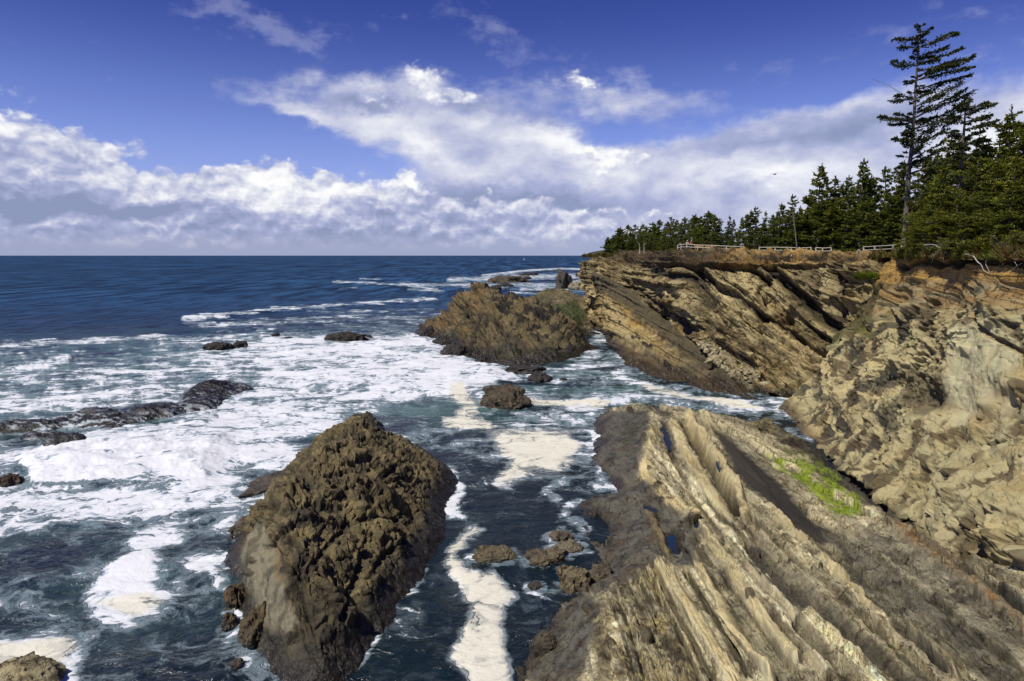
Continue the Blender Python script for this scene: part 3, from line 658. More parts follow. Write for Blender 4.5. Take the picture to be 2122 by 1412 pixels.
# ---- tilted strata bench in the foreground ------------------------------------------
def build_bench():
    pts = [ # shoreline and sea bed outside it
     (1248,872,0),(1238,920,0),(1246,965,0),(1275,1000,0),(1312,1026,.1),(1228,1036,.2),(1222,1062,-.1),(1216,1110,-.1),(1238,1150,-.2),(1262,1172,0),
     (1262,1200,-.1),(1205,1240,.15),(1150,1305,.15),(1108,1365,.15),(1092,1412,.15),(1070,1500,.1),
     # far end
     (1268,860,.6),(1310,845,1.5),(1360,853,1.5),(1400,862,1.9),(1450,866,1.8),(1500,874,1.5),(1550,890,.8),(1590,912,.2),
     (1290,905,1.0),(1330,900,2.0),(1290,960,.7),(1330,960,2.1),(1375,880,2.1),(1375,950,2.7),(1345,1010,2.0),(1400,1010,3.2),(1420,900,2.0),(1440,930,2.4),
     (1455,960,3.1),(1470,900,2.3),(1520,915,2.1),(1500,1000,3.6),(1480,1040,3.6),(1430,1060,3.0),(1560,960,2.3),(1600,940,.9),(1640,990,1.0),(1590,1030,3.0),(1660,1060,2.6),
     (1700,960,.3),(1660,920,-.2),(1740,1000,.8),(1700,1010,1.0),(1790,1060,1.9),(1740,1075,2.3),
     # low dark shelf and hollow behind it
     (1270,1040,.8),(1330,1050,1.3),(1350,1075,1.2),(1300,1100,1.0),(1360,1110,1.7),(1260,1090,-.15),(1255,1120,-.3),(1395,1140,1.6),(1335,1150,1.4),(1300,1150,1.0),(1410,1090,1.1),(1440,1120,.8),(1415,1185,1.2),(1460,1175,1.3),
     (1390,1050,1.6),(1370,1040,1.5),
     # near left block and ribs
     (1230,1235,1.4),(1280,1200,1.8),(1340,1175,3.0),(1390,1180,3.0),(1300,1260,3.3),(1230,1290,2.2),(1300,1340,4.0),(1180,1340,1.4),(1200,1400,2.4),(1290,1410,4.6),(1180,1500,2.2),(1300,1540,5.2),
     (1380,1260,3.4),(1400,1340,3.6),(1420,1412,3.9),(1440,1200,3.8),(1470,1270,4.3),(1500,1350,4.3),(1420,1110,3.0),(1450,1105,3.8),(1500,1130,4.6),(1490,1200,5.0),(1540,1280,5.6),(1600,1380,6.2),
     (1540,1080,4.1),(1580,1140,4.6),(1600,1220,5.0),(1680,1320,5.6),(1760,1412,6.2),(1640,1120,3.9),(1700,1170,4.2),(1780,1260,5.0),(1860,1360,6.0),(1930,1412,6.6),
     (1800,1130,3.4),(1850,1120,3.2),(1860,1200,4.4),(1900,1260,5.2),(1960,1330,6.2),(2020,1400,7.1),(1900,1150,3.9),(1960,1190,4.7),(2030,1240,5.6),(2080,1290,6.4),(2122,1330,7.0),(2122,1400,7.6),
     (1990,1150,4.5),(2080,1210,5.8),(2180,1280,7.0),(2300,1380,8.2),(1560,1540,6.8),(1900,1540,8.4),(2200,1500,8.8),(1850,1050,2.0),(1900,1080,3.0)]
    shore = [(1205,1240),(1150,1305),(1108,1365),(1092,1412),(1060,1520),(1500,2200),(2600,1900),(2900,1100),(1800,905),(1700,885),(1590,868),(1500,850),(1400,838),(1300,828),(1250,850),(1240,925),(1246,970),(1280,1003),(1225,1036),(1216,1110),(1240,1160)]
    rg = [r for i, r in enumerate(ring(shore, 3.0, -1.8)) if not 5 <= i <= 8]
    f = field(pts, rg + [(p[0] * 1.0, p[1], -2.6) for p in ring(shore, 7.0, 0)[:5]], 4e-3)
    x, y = persp_grid(1010, 2330, 19.5, 104, 640, 800); P = np.stack([x, y, f(x, y)], -1)
    P[..., 2] += .25
    P[..., 2] = np.maximum(P[..., 2], -3)
    q = proj(P); qw = warpq(q, P, 7, .35, 53); q3 = warpq(q, P, 3, 1.1, 58)
    D = np.zeros(P.shape[:2]); A = C(np.array([.40, .345, .24]), D)
    # strike lines: coordinate across the beds
    vx, vy = 1043.0, 600.0
    ang = np.degrees(np.arctan2(q[0] - vx, q[1] - vy)) + .7 * fbm(P, .12, 3, 101)
    s = ang * .42
    def prof(x, k, sd):
        z = x * 0; return perlin(x * k, z + .37, z + .61, sd)
    low = poly(qw, [(1225,860),(1345,845),(1345,930),(1325,990),(1400,1070),(1455,1100),(1450,1180),(1380,1170),(1330,1180),(1250,1240),(1200,1230),(1200,1000)], 10)
    low = np.maximum(low, poly(qw, [(1090,1420),(1100,1330),(1205,1225),(1250,1250),(1230,1330),(1200,1420)], 14))
    strong = (1 - low)
    r1 = prof(s, 1.0, 111); r2 = prof(s, 2.6, 112); r3 = prof(s, 6.5, 113)
    def plates(w, sd, crossf, hv, tiltv, jv):
        i = np.floor(w); f = w - i; v = P[..., 1] * crossf + 3.7 * ((_hash(i.astype(np.int64), i.astype(np.int64) * 0, i.astype(np.int64) * 0, sd) & 255) / 255.) + .25 * fbm(P, .6, 2, sd)
        j = np.floor(v); hh = (_hash(i.astype(np.int64), i.astype(np.int64) * 0, i.astype(np.int64) * 0, sd + 1) & 1023) / 1023. - .5
        hb = (_hash(i.astype(np.int64), j.astype(np.int64), i.astype(np.int64) * 0, sd + 2) & 1023) / 1023. - .5
        gap = np.minimum(np.minimum(v - j, 1 - v + j) / crossf * 8, 1); edge = np.minimum(np.minimum(f, 1 - f) * 14, 1)
        return hh * hv + tiltv * (.5 - f) + hb * jv - .06 * (1 - gap) - .05 * (1 - edge), hh, hb
    pl1, ph1, pb1 = plates(s * 1.15 + .35 * fbm(P, .16, 3, 102), 105, .16, .50, .42, .22); pl2, ph2, pb2 = plates(s * 3.6 + .5 * fbm(P, .3, 3, 103), 107, .42, .16, .14, .13)
    D += strong * (.14 * r1 + 1.0 * pl1 + .9 * pl2)
    nubs = poly(qw, [(1235,1215),(1340,1165),(1360,1200),(1400,1300),(1440,1420),(1240,1420),(1230,1300)], 10)
    f1, f2, cid = worley2(P[..., 0] * 1.5 + .5 * fbm(P, .8, 3, 5), P[..., 1] * 1.0, 121)
    D += nubs * (.22 * (cid - .3) * sst(0, .25, f2 - f1) + .12 * fbm(P, 1.6, 3, 9, ridged=True))
    D *= .72 * (.65 + .7 * sst(-.25, .3, fbm(P, .22, 3, 129)))
    D += facets(P[..., 0] * 1.1 + .3 * fbm(P, .5, 3, 187), P[..., 1] * .45, 188) * .20 * strong + facets(P[..., 0] * 3.1, P[..., 1] * 1.6 + .4 * fbm(P, 1, 2, 189), 190) * .07
    D += fbm(P, .45, 5, 130, .6) * .22 + fbm(P, 1.8, 4, 131, ridged=True) * .07
    D += low * fbm(P, .7, 4, 133) * .35
    # blocks cut across the beds
    g1, g2, gid = worley2(s * 1.3, P[..., 1] * .35 + .5 * fbm(P, .5, 2, 4), 123)
    D += strong * (1 - nubs) * ((gid - .5) * .14 * sst(0, .06, g2 - g1))
    # colour along the beds
    A = tint(A, np.array([.56, .495, .35]), sst(-.1, .35, r1 + .5 * r2) * .8)
    A = tint(A, np.array([.22, .19, .14]), sst(.05, .35, -r2 + .3 * fbm(P, .5, 3, 7)) * .6)
    A = tint(A, BROWN * .8, sst(.05, .3, fbm(P, (.9, .35, .9), 5, 135, .62)) * .75)
    A = tint(A, DARK, sst(.20, .42, fbm(P, (1.6, .5, 1.6), 5, 136, .6)) * .65)
    A = A * (1 + .22 * (gid - .5))[..., None] * (1 + strong * (.85 * ph1 + .45 * pb1 + .7 * ph2 + .4 * pb2))[..., None]
    def ln(pts, w, h=0, col=None, f=.8, soft=.5, Q=None):
        nonlocal D, A
        k = stroke(Q or q3, pts, w, soft); D += h * k
        if col is not None: A = tint(A, col, k * f)
    # gullies and ribs traced from the beds
    ln([(1425,880),(1440,915),(1475,970),(1510,1020),(1527,1062)], 9, -1.1, BROWN * .8, .75)
    ln([(1460,950),(1500,1010),(1522,1052)], 8, -.9, DARK * 1.2, .8)
    ln([(1395,880),(1420,940),(1460,1000),(1500,1065)], 11, .45, PALE, .6)
    ln([(1428,865),(1450,900),(1490,960),(1530,1020),(1545,1070)], 9, .6, PALE * 1.05, .7)
    ln([(1460,870),(1500,910),(1540,960),(1580,1010),(1620,1070),(1690,1120)], 9, .35, PALE, .6)
    ln([(1345,900),(1335,960),(1345,1000),(1380,1040),(1430,1070)], 15, .55, PALE * 1.1, .75)
    ln([(1372,885),(1390,925)], 6, -.5); ln([(1388,940),(1398,965)], 3, -.3)
    ln([(1375,905),(1440,1040),(1500,1120)], 4, -.35, BROWN * .7, .6)
    ln([(1350,1175),(1400,1270),(1440,1340),(1480,1420)], 5, -.5, BROWN * .75, .7)
    ln([(1362,1170),(1420,1250),(1470,1330),(1520,1420)], 13, .35, PALE, .55)
    ln([(1430,1120),(1450,1180),(1495,1250),(1540,1330),(1600,1420)], 8, .5, PALE * 1.06, .75)
    ln([(1422,1190),(1470,1262),(1500,1310),(1560,1420)], 5, -1.1, DARK * 1.1, .75)
    ln([(1470,1120),(1530,1210),(1570,1270),(1650,1380)], 10, .4, PALE, .6)
    ln([(1410,1105),(1430,1085),(1455,1082)], 8, .5, PALE * 1.05, .8)
    ln([(1530,1110),(1570,1160),(1660,1260)], 10, -.45, BROWN * .8, .6)
    ln([(1560,1130),(1640,1210),(1760,1310),(1880,1420)], 17, -.5, np.array([.085,.073,.058]), .85)
    ln([(1655,1300),(1685,1330),(1720,1360)], 12, -1.2, DARK, .6)
    ln([(1530,1250),(1562,1240)], 3, -.5, DARK, .6); ln([(1498,1290),(1525,1262)], 3, -.6, DARK, .6); ln([(1660,1200),(1560,1105),(1480,1075)], 3, -.25)
    ln([(1600,1070),(1700,1150),(1790,1240),(1900,1330),(1990,1420)], 6, .4, PALE * .95, .7)
    ln([(1680,1130),(1760,1200),(1860,1300),(1960,1400)], 5, -.4, DARK * 1.1, .8)
    ln([(1790,1160),(1850,1210),(1950,1290)], 16, .3, np.array([.30,.26,.19]), .7)
    ln([(1900,1320),(1960,1360),(1990,1400)], 16, .25, PALE * .8, .6)
    sm = np.zeros(D.shape)
    for L, w in RIBS: sm = np.maximum(sm, stroke(q3, L, w, .5))
    k = poly(q3, [(1472,886),(1500,900),(1560,950),(1625,1010),(1700,1095),(1715,1125),(1690,1128),(1640,1090),(1590,1040),(1540,985),(1500,930)], 5)
    A = tint(A, np.array([.060, .050, .040]), k * .97 ); D = D * (1 - .75 * k) - .1 * k
    k = poly(qw, [(1700,1110),(1850,1100),(1990,1190),(2122,1330),(2122,1412),(1960,1400),(1800,1240)], 24); A = tint(A, np.array([.20, .18, .145]), k * .55)
    nb = sst(.0, .3, fbm(P, (1.2, .3, 1.2), 5, 137)); A = tint(A, DARK, k * nb * .6)
    k = stroke(q3, [(1850,1092),(1930,1150),(2030,1230),(2130,1300)], 15, .4); A = tint(A, np.array([.33, .26, .17]), k * .9); D += .6 * k
    k2 = stroke(q3, [(1860,1105),(1940,1165),(2040,1245),(2130,1315)], 5, .5) * sst(-.05, .15, fbm(P, .8, 3, 7)); A = tint(A, RUST * 1.2, k2 * .8)
    k = poly(qw, [(1700,1000),(1640,860),(1760,990),(1900,1090),(2122,1250),(2200,1330),(2122,1290),(1900,1120),(1790,1050)], 10); A = tint(A, np.array([.07, .06, .05]), k * .85)  # shade strip below the cliff, painted into the bench colour
    k = stroke(q3, [(1640,872),(1700,932),(1800,1018),(1900,1102),(2060,1222),(2200,1330)], 11, .6); D -= .9 * k; A = tint(A, DARK, k * .85)  # gully at the cliff foot: carved, its shade painted dark
    # algae
    k = poly(q3, [(1590,945),(1640,950),(1700,960),(1745,1000),(1795,1050),(1770,1075),(1735,1075),(1690,1030),(1640,990),(1600,965)], 9)
    na = sst(-.22, .12, fbm(P, (1.1, .5, 1.1), 4, 140)); A = tint(A, GREEN * (.45 + .9 * sst(-.2, .3, fbm(P, 2.2, 3, 146)))[..., None] if False else GREEN, k * na * .92)
    k = poly(qw, [(1600,905),(1700,910),(1720,960),(1600,940)], 8) * sst(-.1, .15, fbm(P, .7, 3, 141)); A = tint(A, GREEN * .35, k * .6)
    # dark weedy rock
    A = tint(A, np.array([.145, .13, .10]), low * .9)
    A = tint(A, np.array([.13, .09, .055]), low * sst(.0, .3, fbm(P, .5, 4, 142)) * .7); A = tint(A, DARK, low * sst(.05, .3, fbm(P, .8, 5, 149)) * .6)
    A = tint(A, np.array([.17, .16, .14]), low * sst(.0, .25, fbm(P, (.9, .9, .9), 3, 148)) * .6)
    k = poly(qw, [(1290,870),(1345,860),(1335,950),(1290,930)], 8) * sst(-.1, .2, fbm(P, .8, 3, 143)); A = tint(A, MOSS * .8, k * .7)
    ln([(1345,1070),(1365,1110),(1385,1150)], 8, .5, TAN * .85, .8)
    A = tint(A, BROWN * .9, nubs * sst(.02, .25, fbm(P, 1.5, 4, 144)) * .75); A = tint(A, np.array([.52, .44, .25]), nubs * sst(.0, .3, fbm(P, .9, 3, 145)) * .7)
    A = tint(A, BROWN, stroke(qw, [(1255,1420),(1245,1330),(1260,1260)], 14, .6) * .5)
    # small round concretions
    rs = np.random.RandomState(5)
    cc = [(1365,1020,9),(1380,1045,8),(1345,1035,5),(1352,980,5),(1372,985,5),(1335,915,6),(1340,880,6),(1305,850,7),(1372,1012,4),(1395,1040,5),(1415,1118,11),(1422,1140,8),(1410,1100,6),
          (1220,1265,10),(1340,1330,12),(1360,1080,6),(1280,1280,8),(1270,1340,10),(1300,1390,6),(1560,1255,9),(1700,1180,5)]
    for cx, cy, r in cc:
        d = np.hypot(q[0] - cx, (q[1] - cy) * 1.15) / r; k = np.sqrt(np.clip(1 - d * d, 0, 1)); D += k * r * .035; A = tint(A, np.array([.11, .085, .055]), (d < 1.05) * .8)
    A, wet = wetness(A, P[..., 2] + .4 * D, q, .1, .75, P, np.array([.075, .06, .042]))
    wet = np.maximum(wet, low * .55)
    nor = grid_normals(blur(P, 2)); nor *= np.sign(nor[..., 2:3]); P = P + nor * D[..., None]; D = D * 0; q = proj(P)
    for (cx, cy, rx, ry, rot, lab) in POOLS:
        dx, dy = q[0] - cx, q[1] - cy; c_, s_ = math.cos(rot), math.sin(rot); e = np.hypot((dx * c_ + dy * s_) / rx, (dy * c_ - dx * s_) / ry) + .9 * fbm(P, 1.6, 3, 147)
        ins = e < 1.0; zc = float(np.percentile(P[..., 2][ins], 35)) if ins.any() else 0; k = sst(1.25, .85, e)
        P[..., 2] = lerp(P[..., 2], np.minimum(P[..., 2], zc - .22), k); POOLZ.append((cx, cy, zc - .12, rx, ry, rot, lab)); A = tint(A, np.array([.06, .05, .035]), sst(1.5, 1.0, e) * .7)
    o = grid_mesh('rock_bench', P, M_ROCKN, {'wet': wet, 'smooth': np.clip(sm * .95 + .15, 0, 1)}, A, keep=P[..., 2] > -1.2); tag(o, kind='structure')
    return o

def pool(cx, cy, z, rx, ry, rot, label):
    """still water lying in a hollow of the bench"""
    n = 40; t = np.linspace(0, 2 * np.pi, n, endpoint=False); r = 1.55 + .05 * np.sin(3 * t)
    u, v = rx * r * np.cos(t), ry * r * np.sin(t); c_, s_ = math.cos(rot), math.sin(rot)
    V = np.array([PZ(cx + a * c_ - b * s_, cy + a * s_ + b * c_, z) for a, b in zip(u, v)]); V = np.r_[V, [PZ(cx, cy, z)]]
    F = np.array([[(i + 1) % n, i, n] for i in range(n)])
    o = raw_mesh('rock_pool', V, F, M_POOL); o['label'] = label; o['category'] = 'rock pool'; o['group'] = 'pools left on the rock bench'; return o

def ring(shore, off, z, sgn=1.0):
    """points a given distance outside a closed shoreline, on the sea bed"""
    W = np.array([PZ(x, y, 0.)[:2] for x, y in shore]); n = len(W); o = []
    area = 0.5 * sum(W[i][0] * W[(i + 1) % n][1] - W[(i + 1) % n][0] * W[i][1] for i in range(n))
    for i in range(n):
        t = W[(i + 1) % n] - W[i - 1]; nr = np.array([t[1], -t[0]]) / (np.linalg.norm(t) + 1e-9) * (1 if area > 0 else -1) * sgn
        p = W[i] + nr * off; o.append((p[0], p[1], z))
    return o
def field(px_pts, world_pts, lam=2e-3):
    V = np.array([PZ(p[0], p[1], p[2]) if p[2] is not None else PY(p[0], p[1], p[3]) for p in px_pts] + [np.array(w) for w in world_pts])
    return tps(V[:, :2], V[:, 2], lam)
def persp_grid(px0, px1, Y0, Y1, n, m):
    a = np.linspace((px0 - 1061) / FPX, (px1 - 1061) / FPX, m)[None]; Y = (1 / np.linspace(1 / Y1, 1 / Y0, n))[:, None]
    return a * Y, Y + 0 * a * Y

# ---- sea stacks ---------------------------------------------------------------------
def build_near_stack():
    pts = [(745,899,4.3),(690,910,4.9),(640,962,4.7),(590,1020,4.6),(548,1075,3.9),(560,1130,3.9),(590,1210,3.2),(612,1290,2.0),(775,912,3.4),(720,932,4.9),
     (760,960,4.9),(800,922,3.5),(855,950,2.3),(905,975,1.1),(700,1000,5.0),(800,1030,3.4),(880,1050,1.1),(650,1080,4.6),(740,1110,3.2),(820,1130,1.5),(870,1120,.7),(640,1180,3.8),(720,1220,2.3),(785,1240,.7),
     (680,1300,1.7),(740,1310,.5),(640,1370,1.0),(690,1370,.6),
     (535,1100,3.0),(540,1150,2.3),(560,1220,1.9),(590,1280,1.5),(515,1180,.7),(520,1250,.5),(560,1330,.5),
     ]
    shore = [(935,985),(918,1045),(905,1110),(862,1195),(808,1280),(752,1340),(700,1400),(655,1428),(612,1405),(575,1345),(540,1305),(494,1240),(485,1180),(497,1120),(530,1070),(560,1030),(610,975),(680,915),(735,876),(775,874),(800,905),(862,930)]
    f = field(pts + [(x, y, .12) for x, y in shore], ring(shore, 1.6, -1.2) + ring(shore, 4.5, -2.8))
    x, y = persp_grid(395, 1000, 29, 100, 600, 460); P = np.stack([x, y, f(x, y)], -1)
    P[..., 2] += .15; q = proj(P)
    for L, hh, w in (([(748,884),(690,902),(640,958),(590,1018),(546,1078),(572,1140),(602,1215),(622,1290)], .45, 75), ([(748,884),(800,912),(860,942),(932,976)], .25, 60), ([(745,900),(760,1000),(800,1100)], .30, 60)):
        P[..., 2] += hh * np.clip(1 - seg_dist(q[0], q[1], L) / w, 0, 1) * sst(0, .8, P[..., 2])
    q = proj(P); qw = warpq(q, P, 8, .3, 54); q3 = warpq(q, P, 4, .9, 59)
    ridge = [(760,880),(690,902),(640,958),(590,1018),(546,1078),(570,1140),(600,1215),(618,1290),(640,1345)]
    lf = poly(qw, [(546,1078),(520,1110),(490,1150),(480,1240),(520,1300),(590,1320),(615,1290),(595,1215),(568,1140)], 6)
    hc = 1 - lf; hi = sst(.6, 1.8, P[..., 2])
    u = P[..., 0] * 1.0 + P[..., 2] * .7; v = P[..., 1] * .80 + P[..., 0] * .35
    pk, cid, f1 = pockets(u, v, P, 151, .8); pk2, cid2, g1 = pockets(u * 2.0, v * 2.1, P, 153, .6)
    pil = np.sqrt(np.clip(1 - (f1 / .85) ** 2, 0, 1)); pil2 = np.sqrt(np.clip(1 - (g1 / .85) ** 2, 0, 1))
    D = hc * hi * (facets(u * .55 + .3 * fbm(P, .6, 3, 181), v * .62, 182, tilt=1.3) * .42 + facets(u * 2.6, v * 2.4 + .4 * fbm(P, 1, 2, 183), 184) * .10 + (pil - .5) * .08 * (.35 + cid) - .22 * sst(.72, 1.0, pk) + (pil2 - .5) * .08 * (.3 + cid2) + (cid - .5) * .25) + fbm(P, .3, 3, 150) * .7 * hi + fbm(P, .8, 5, 152, ridged=True) * .20 + fbm(P, 1.6, 3, 158) * .10
    A = C(np.array([.25, .195, .105]), D)
    A = tint(A, np.array([.35, .28, .15]), sst(-.1, .3, fbm(P, .35, 4, 155)) * .7)
    A = tint(A, np.array([.12, .095, .055]), sst(.0, .35, fbm(P, .6, 5, 156, .6)) * .75)
    A = tint(A, DARK * 1.2, sst(.15, .4, fbm(P, 1.2, 4, 157, .6)) * .6)
    for L, w, d in [([(640,1000),(720,985),(800,985),(870,1000)], 5, 1.0), ([(560,1130),(610,1090),(660,1085),(780,1080),(830,1075)], 5, 1.3), ([(640,1180),(680,1130),(720,1090)], 5, 1.1), ([(700,1290),(730,1220),(745,1140)], 6, 1.2),
                    ([(590,990),(630,980),(650,1020)], 6, 1.0), ([(560,1140),(600,1190),(640,1240),(650,1300)], 14, 1.3), ([(760,1200),(800,1150),(840,1120)], 6, .8), ([(780,1000),(830,960),(880,960)], 4, .8), ([(600,1060),(640,1040),(690,1050)], 6, 1.0), ([(610,1130),(640,1150),(620,1200)], 6, 1.0)]:
        k = stroke(qw, L, w, .6); D -= .30 * d * k; A = tint(A, DARK * 1.3, k * .6)
    k = poly(qw, [(560,1130),(640,1230),(700,1240),(740,1300),(660,1380),(600,1330)], 20); A = tint(A, np.array([.085, .068, .042]), k * .6)
    # grey laminated end wall
    lam = perlin((q[0] - 560) * .10 + (q[1] - 1100) * .02 + 2 * fbm(P, .5, 2, 3), D * 0, D * 0, 8)
    A = tint(A, np.array([.34, .30, .22]), lf * .95); A = tint(A, np.array([.15, .13, .095]), lf * sst(.0, .3, lam) * .7); A = tint(A, np.array([.30, .18, .07]), lf * stroke(qw, [(560,1130),(585,1200)], 5) * .5)
    k = stroke(qw, [(500,1120),(485,1200),(490,1250),(530,1310),(600,1320)], 14, .6); A = tint(A, np.array([.11, .085, .05]), k * .85)
    for cx, cy, r in [(530,1163,7),(523,1187,8),(650,1050,10),(700,1020,8)]:
        d = np.hypot(q[0] - cx, q[1] - cy) / r; D += np.sqrt(np.clip(1 - d * d, 0, 1)) * r * .03; A = tint(A, np.array([.10, .08, .05]), (d < 1.05) * .8)
    # weed belt on the sheltered side
    k = sst(2.0, .7, P[..., 2] - .8 * fbm(P, .3, 3, 158)) * (1 - lf); A = tint(A, np.array([.085, .073, .052]), k * .85)
    A = tint(A, np.array([.15, .085, .035]), k * sst(1.0, .3, P[..., 2]) * sst(-.1, .2, fbm(P, 1.6, 4, 159)) * .8)
    A = tint(A, MOSS * .6, sst(2.5, 1.2, P[..., 2]) * sst(.1, .3, fbm(P, .5, 3, 160)) * .5 * (1 - lf))
    A = A * .84; A = tint(A, DARK, (1 - lf) * sst(.03, .2, fbm(P, (.9, .6, 1.1), 6, 192, .62)) * .65); A, wet = wetness(A, P[..., 2] + .3 * D, q, .3, 1.9, P, np.array([.045, .037, .026])); wet = np.maximum(wet, k * .6)
    o = finish_height('sea_stack', P, M_ROCKN, D, A, wet, -1.4, {'smooth': np.clip(.25 + .5 * lf, 0, 1)})
    tag(o, 'large brown honeycombed sea stack, nearest to the viewer', 'sea stack', 'sea stacks off the cliff')

def build_mid_stack():
    pts = [(880,680,0),(890,702,0),(930,724,0),(965,737,0),(1010,750,0),(1060,756,0),(1110,753,0),(1160,746,0),(1196,735,0),(1208,712,0),(1213,690,0),(1216,672,0)]
    pts += [(905,664,None,196),(925,640,None,190),(945,622,None,187),(962,612,None,185),(985,603,None,183),(1010,597,None,181),(1030,606,None,178),(1050,614,None,176),(1075,618,None,174),(1100,624,None,171),(1130,633,None,168),(1160,645,None,166),(1185,665,None,165),(1195,695,None,160),
            (915,695,None,180),(940,690,None,178),(960,665,None,176),(955,715,None,164),(975,725,None,154),(1000,660,None,166),(1050,670,None,160),(1100,680,None,156),(1150,700,None,153),(1000,700,None,154),(1050,715,None,148),(1100,725,None,146),(1150,730,None,146),(1015,735,None,144),(975,690,None,164),(1180,715,None,154)]
    P0 = [PY(p[0], p[1], p[3]) for p in pts if p[2] is None][:14]
    wp = []
    for c in P0: wp += [(c[0] + 2, c[1] + 15, c[2] * .12), (c[0] + 3, c[1] + 26, -4.)]
    sh = [(p[0], p[1]) for p in pts if p[2] is not None]; c0 = PY(1060, 660, 175)
    for p in sh:
        w = PZ(p[0], p[1], 0.); d = w - c0; d[2] = 0; d /= np.linalg.norm(d); wp += [(w[0] + d[0] * 5, w[1] + d[1] * 5, -2.5), (w[0] + d[0] * 16, w[1] + d[1] * 16, -5.)]
    f = field([p if p[2] is None else (p[0], p[1], .3) for p in pts], wp, 1e-3)
    n, m = 340, 520
    x, y = persp_grid(820, 1270, 118, 240, n, m)
    P = np.stack([x, y, f(x, y)], -1); q = proj(P); qw = warpq(q, P, 3, .15, 55)
    s = strat(P, .5, 7)
    f1, f2, cid = worley2(P[..., 1] * .16 + P[..., 0] * .05, s * .55, 168); D = (layer_prof(s, 161, 1.4) * .65 + (cid - .5) * 1.5 * sst(0, .1, f2 - f1)) * sst(0, 3, P[..., 2]) + facets(P[..., 1] * .22 + P[..., 0] * .1, s * .7, 185) * 1.2 * sst(0, 3, P[..., 2]) + facets(P[..., 1] * .7, s * 1.8, 186) * .18 + fbm(P, .16, 4, 162) * 1.3 * sst(-1, 2, P[..., 2]) + fbm(P, .9, 4, 163, ridged=True) * .10
    left = poly(qw, [(880,660),(985,595),(1012,600),(1008,640),(985,690),(975,735),(930,730),(880,700)], 6)
    right = poly(qw, [(1012,600),(1060,610),(1150,635),(1215,670),(1205,735),(1150,735),(1080,690),(1030,650)], 6)
    A = C(np.array([.24, .18, .09]), D)
    A = tint(A, np.array([.34, .26, .13]), sst(-.1, .3, fbm(P, .2, 4, 164)) * .7)
    A = tint(A, np.array([.36, .22, .09]), left * sst(.0, .3, fbm(P, .12, 3, 165)) * .45)
    A = tint(A, BROWN * .8, sst(.0, .3, perlin(s * 1.6, s * 0, s * 0, 9)) * .55)
    nd = fbm(P, (.34, .22, .60), 6, 166, .62)
    A = tint(A, DARK * .8, right * sst(-.04, .08, nd) * .95)
    D += right * sst(.02, .2, nd) * .35
    A = tint(A, DARK, (1 - right) * sst(.06, .25, nd) * .75)
    for L, w, d in [([(1008,655),(1040,690),(1080,730)], 5, .9), ([(1000,640),(985,690),(975,735)], 3, .8), ([(965,640),(975,670)], 8, 1.6), ([(1030,670),(1080,715),(1110,745)], 3, .6), ([(990,680),(1020,730)], 3, .6)]:
        k = stroke(qw, L, w, .6); D -= d * k; A = tint(A, DARK, k * .6)
    A = A * np.array([.88, .90, .98]); A, wet = wetness(A, P[..., 2], q, .6, 3.4, P, np.array([.06, .048, .034]))
    A = tint(A, MOSS * .6, sst(5, 2.5, P[..., 2]) * sst(0, .2, fbm(P, .3, 3, 167)) * .4)
    o = finish_height('sea_stack', P, M_ROCK, D, A, wet, -1.4)
    tag(o, 'big tan sea stack with black lichen patches, left of the narrow channel', 'sea stack', 'sea stacks off the cliff')
    # green-flanked stack behind it
    V = [PZ(x, y, 0.) for x, y in [(1230,655),(1222,672),(1206,690),(1190,702)]]
    top = [(1112,622,236),(1125,602,234),(1138,597,232),(1152,601,231),(1165,603,230),(1182,610,229),(1200,616,228),(1220,622,227),(1230,630,226)]
    V += [PY(*p) for p in top] + [PY(*p) for p in [(1140,620,222),(1160,630,214),(1190,650,203),(1212,650,212),(1180,665,192),(1170,650,200),(1215,640,220),(1200,632,221),(1150,650,205),(1120,650,210),(1120,625,228)]]
    for p in top: c = PY(*p); V.append(np.array([c[0] + 2, c[1] + 14, c[2] * .2])); V.append(np.array([c[0] + 3, c[1] + 26, -3.]))
    for p in [(1230,655),(1222,672),(1206,690),(1190,702)]: w = PZ(*p, 0.); V.append(np.array([w[0] + 5, w[1] - 6, -3.]))
    V = np.array(V); f = tps(V[:, :2], V[:, 2], 1e-3)
    n, m = 200, 260
    a = np.linspace(.02, .14, m)[None]; Y = (1 / np.linspace(1 / 266, 1 / 182, n))[:, None]; x = a * Y; y = Y + 0 * x
    P = np.stack([x, y, f(x, y)], -1); q = proj(P); qw = warpq(q, P, 2.5, .15, 57); s = strat(P, .5, 7)
    D = layer_prof(s, 171) * .4 + fbm(P, .16, 4, 172) * 1.5 + fbm(P, .7, 3, 173, ridged=True) * .3
    A = C(np.array([.21, .17, .10]), D); A = tint(A, PALE * .7, sst(.0, .3, fbm(P, .2, 4, 174)) * .6); A = tint(A, DARK, sst(.05, .3, fbm(P, .4, 4, 175)) * .7)
    k = poly(qw, [(1140,635),(1190,628),(1215,650),(1205,672),(1185,668),(1150,655)], 5); A = tint(A, np.array([.075, .10, .02]), k * .8)
    A = tint(A, OLIVE * .7, sst(1165, 1120, q[0]) * .5)
    A, wet = wetness(A, P[..., 2], q, .3, 2.2, P)
    o = finish_height('sea_stack', P, M_ROCK, D, A, wet, -1.4)
    tag(o, 'smaller green-flanked sea stack just behind the big tan one, beside the channel mouth', 'sea stack', 'sea stacks off the cliff')

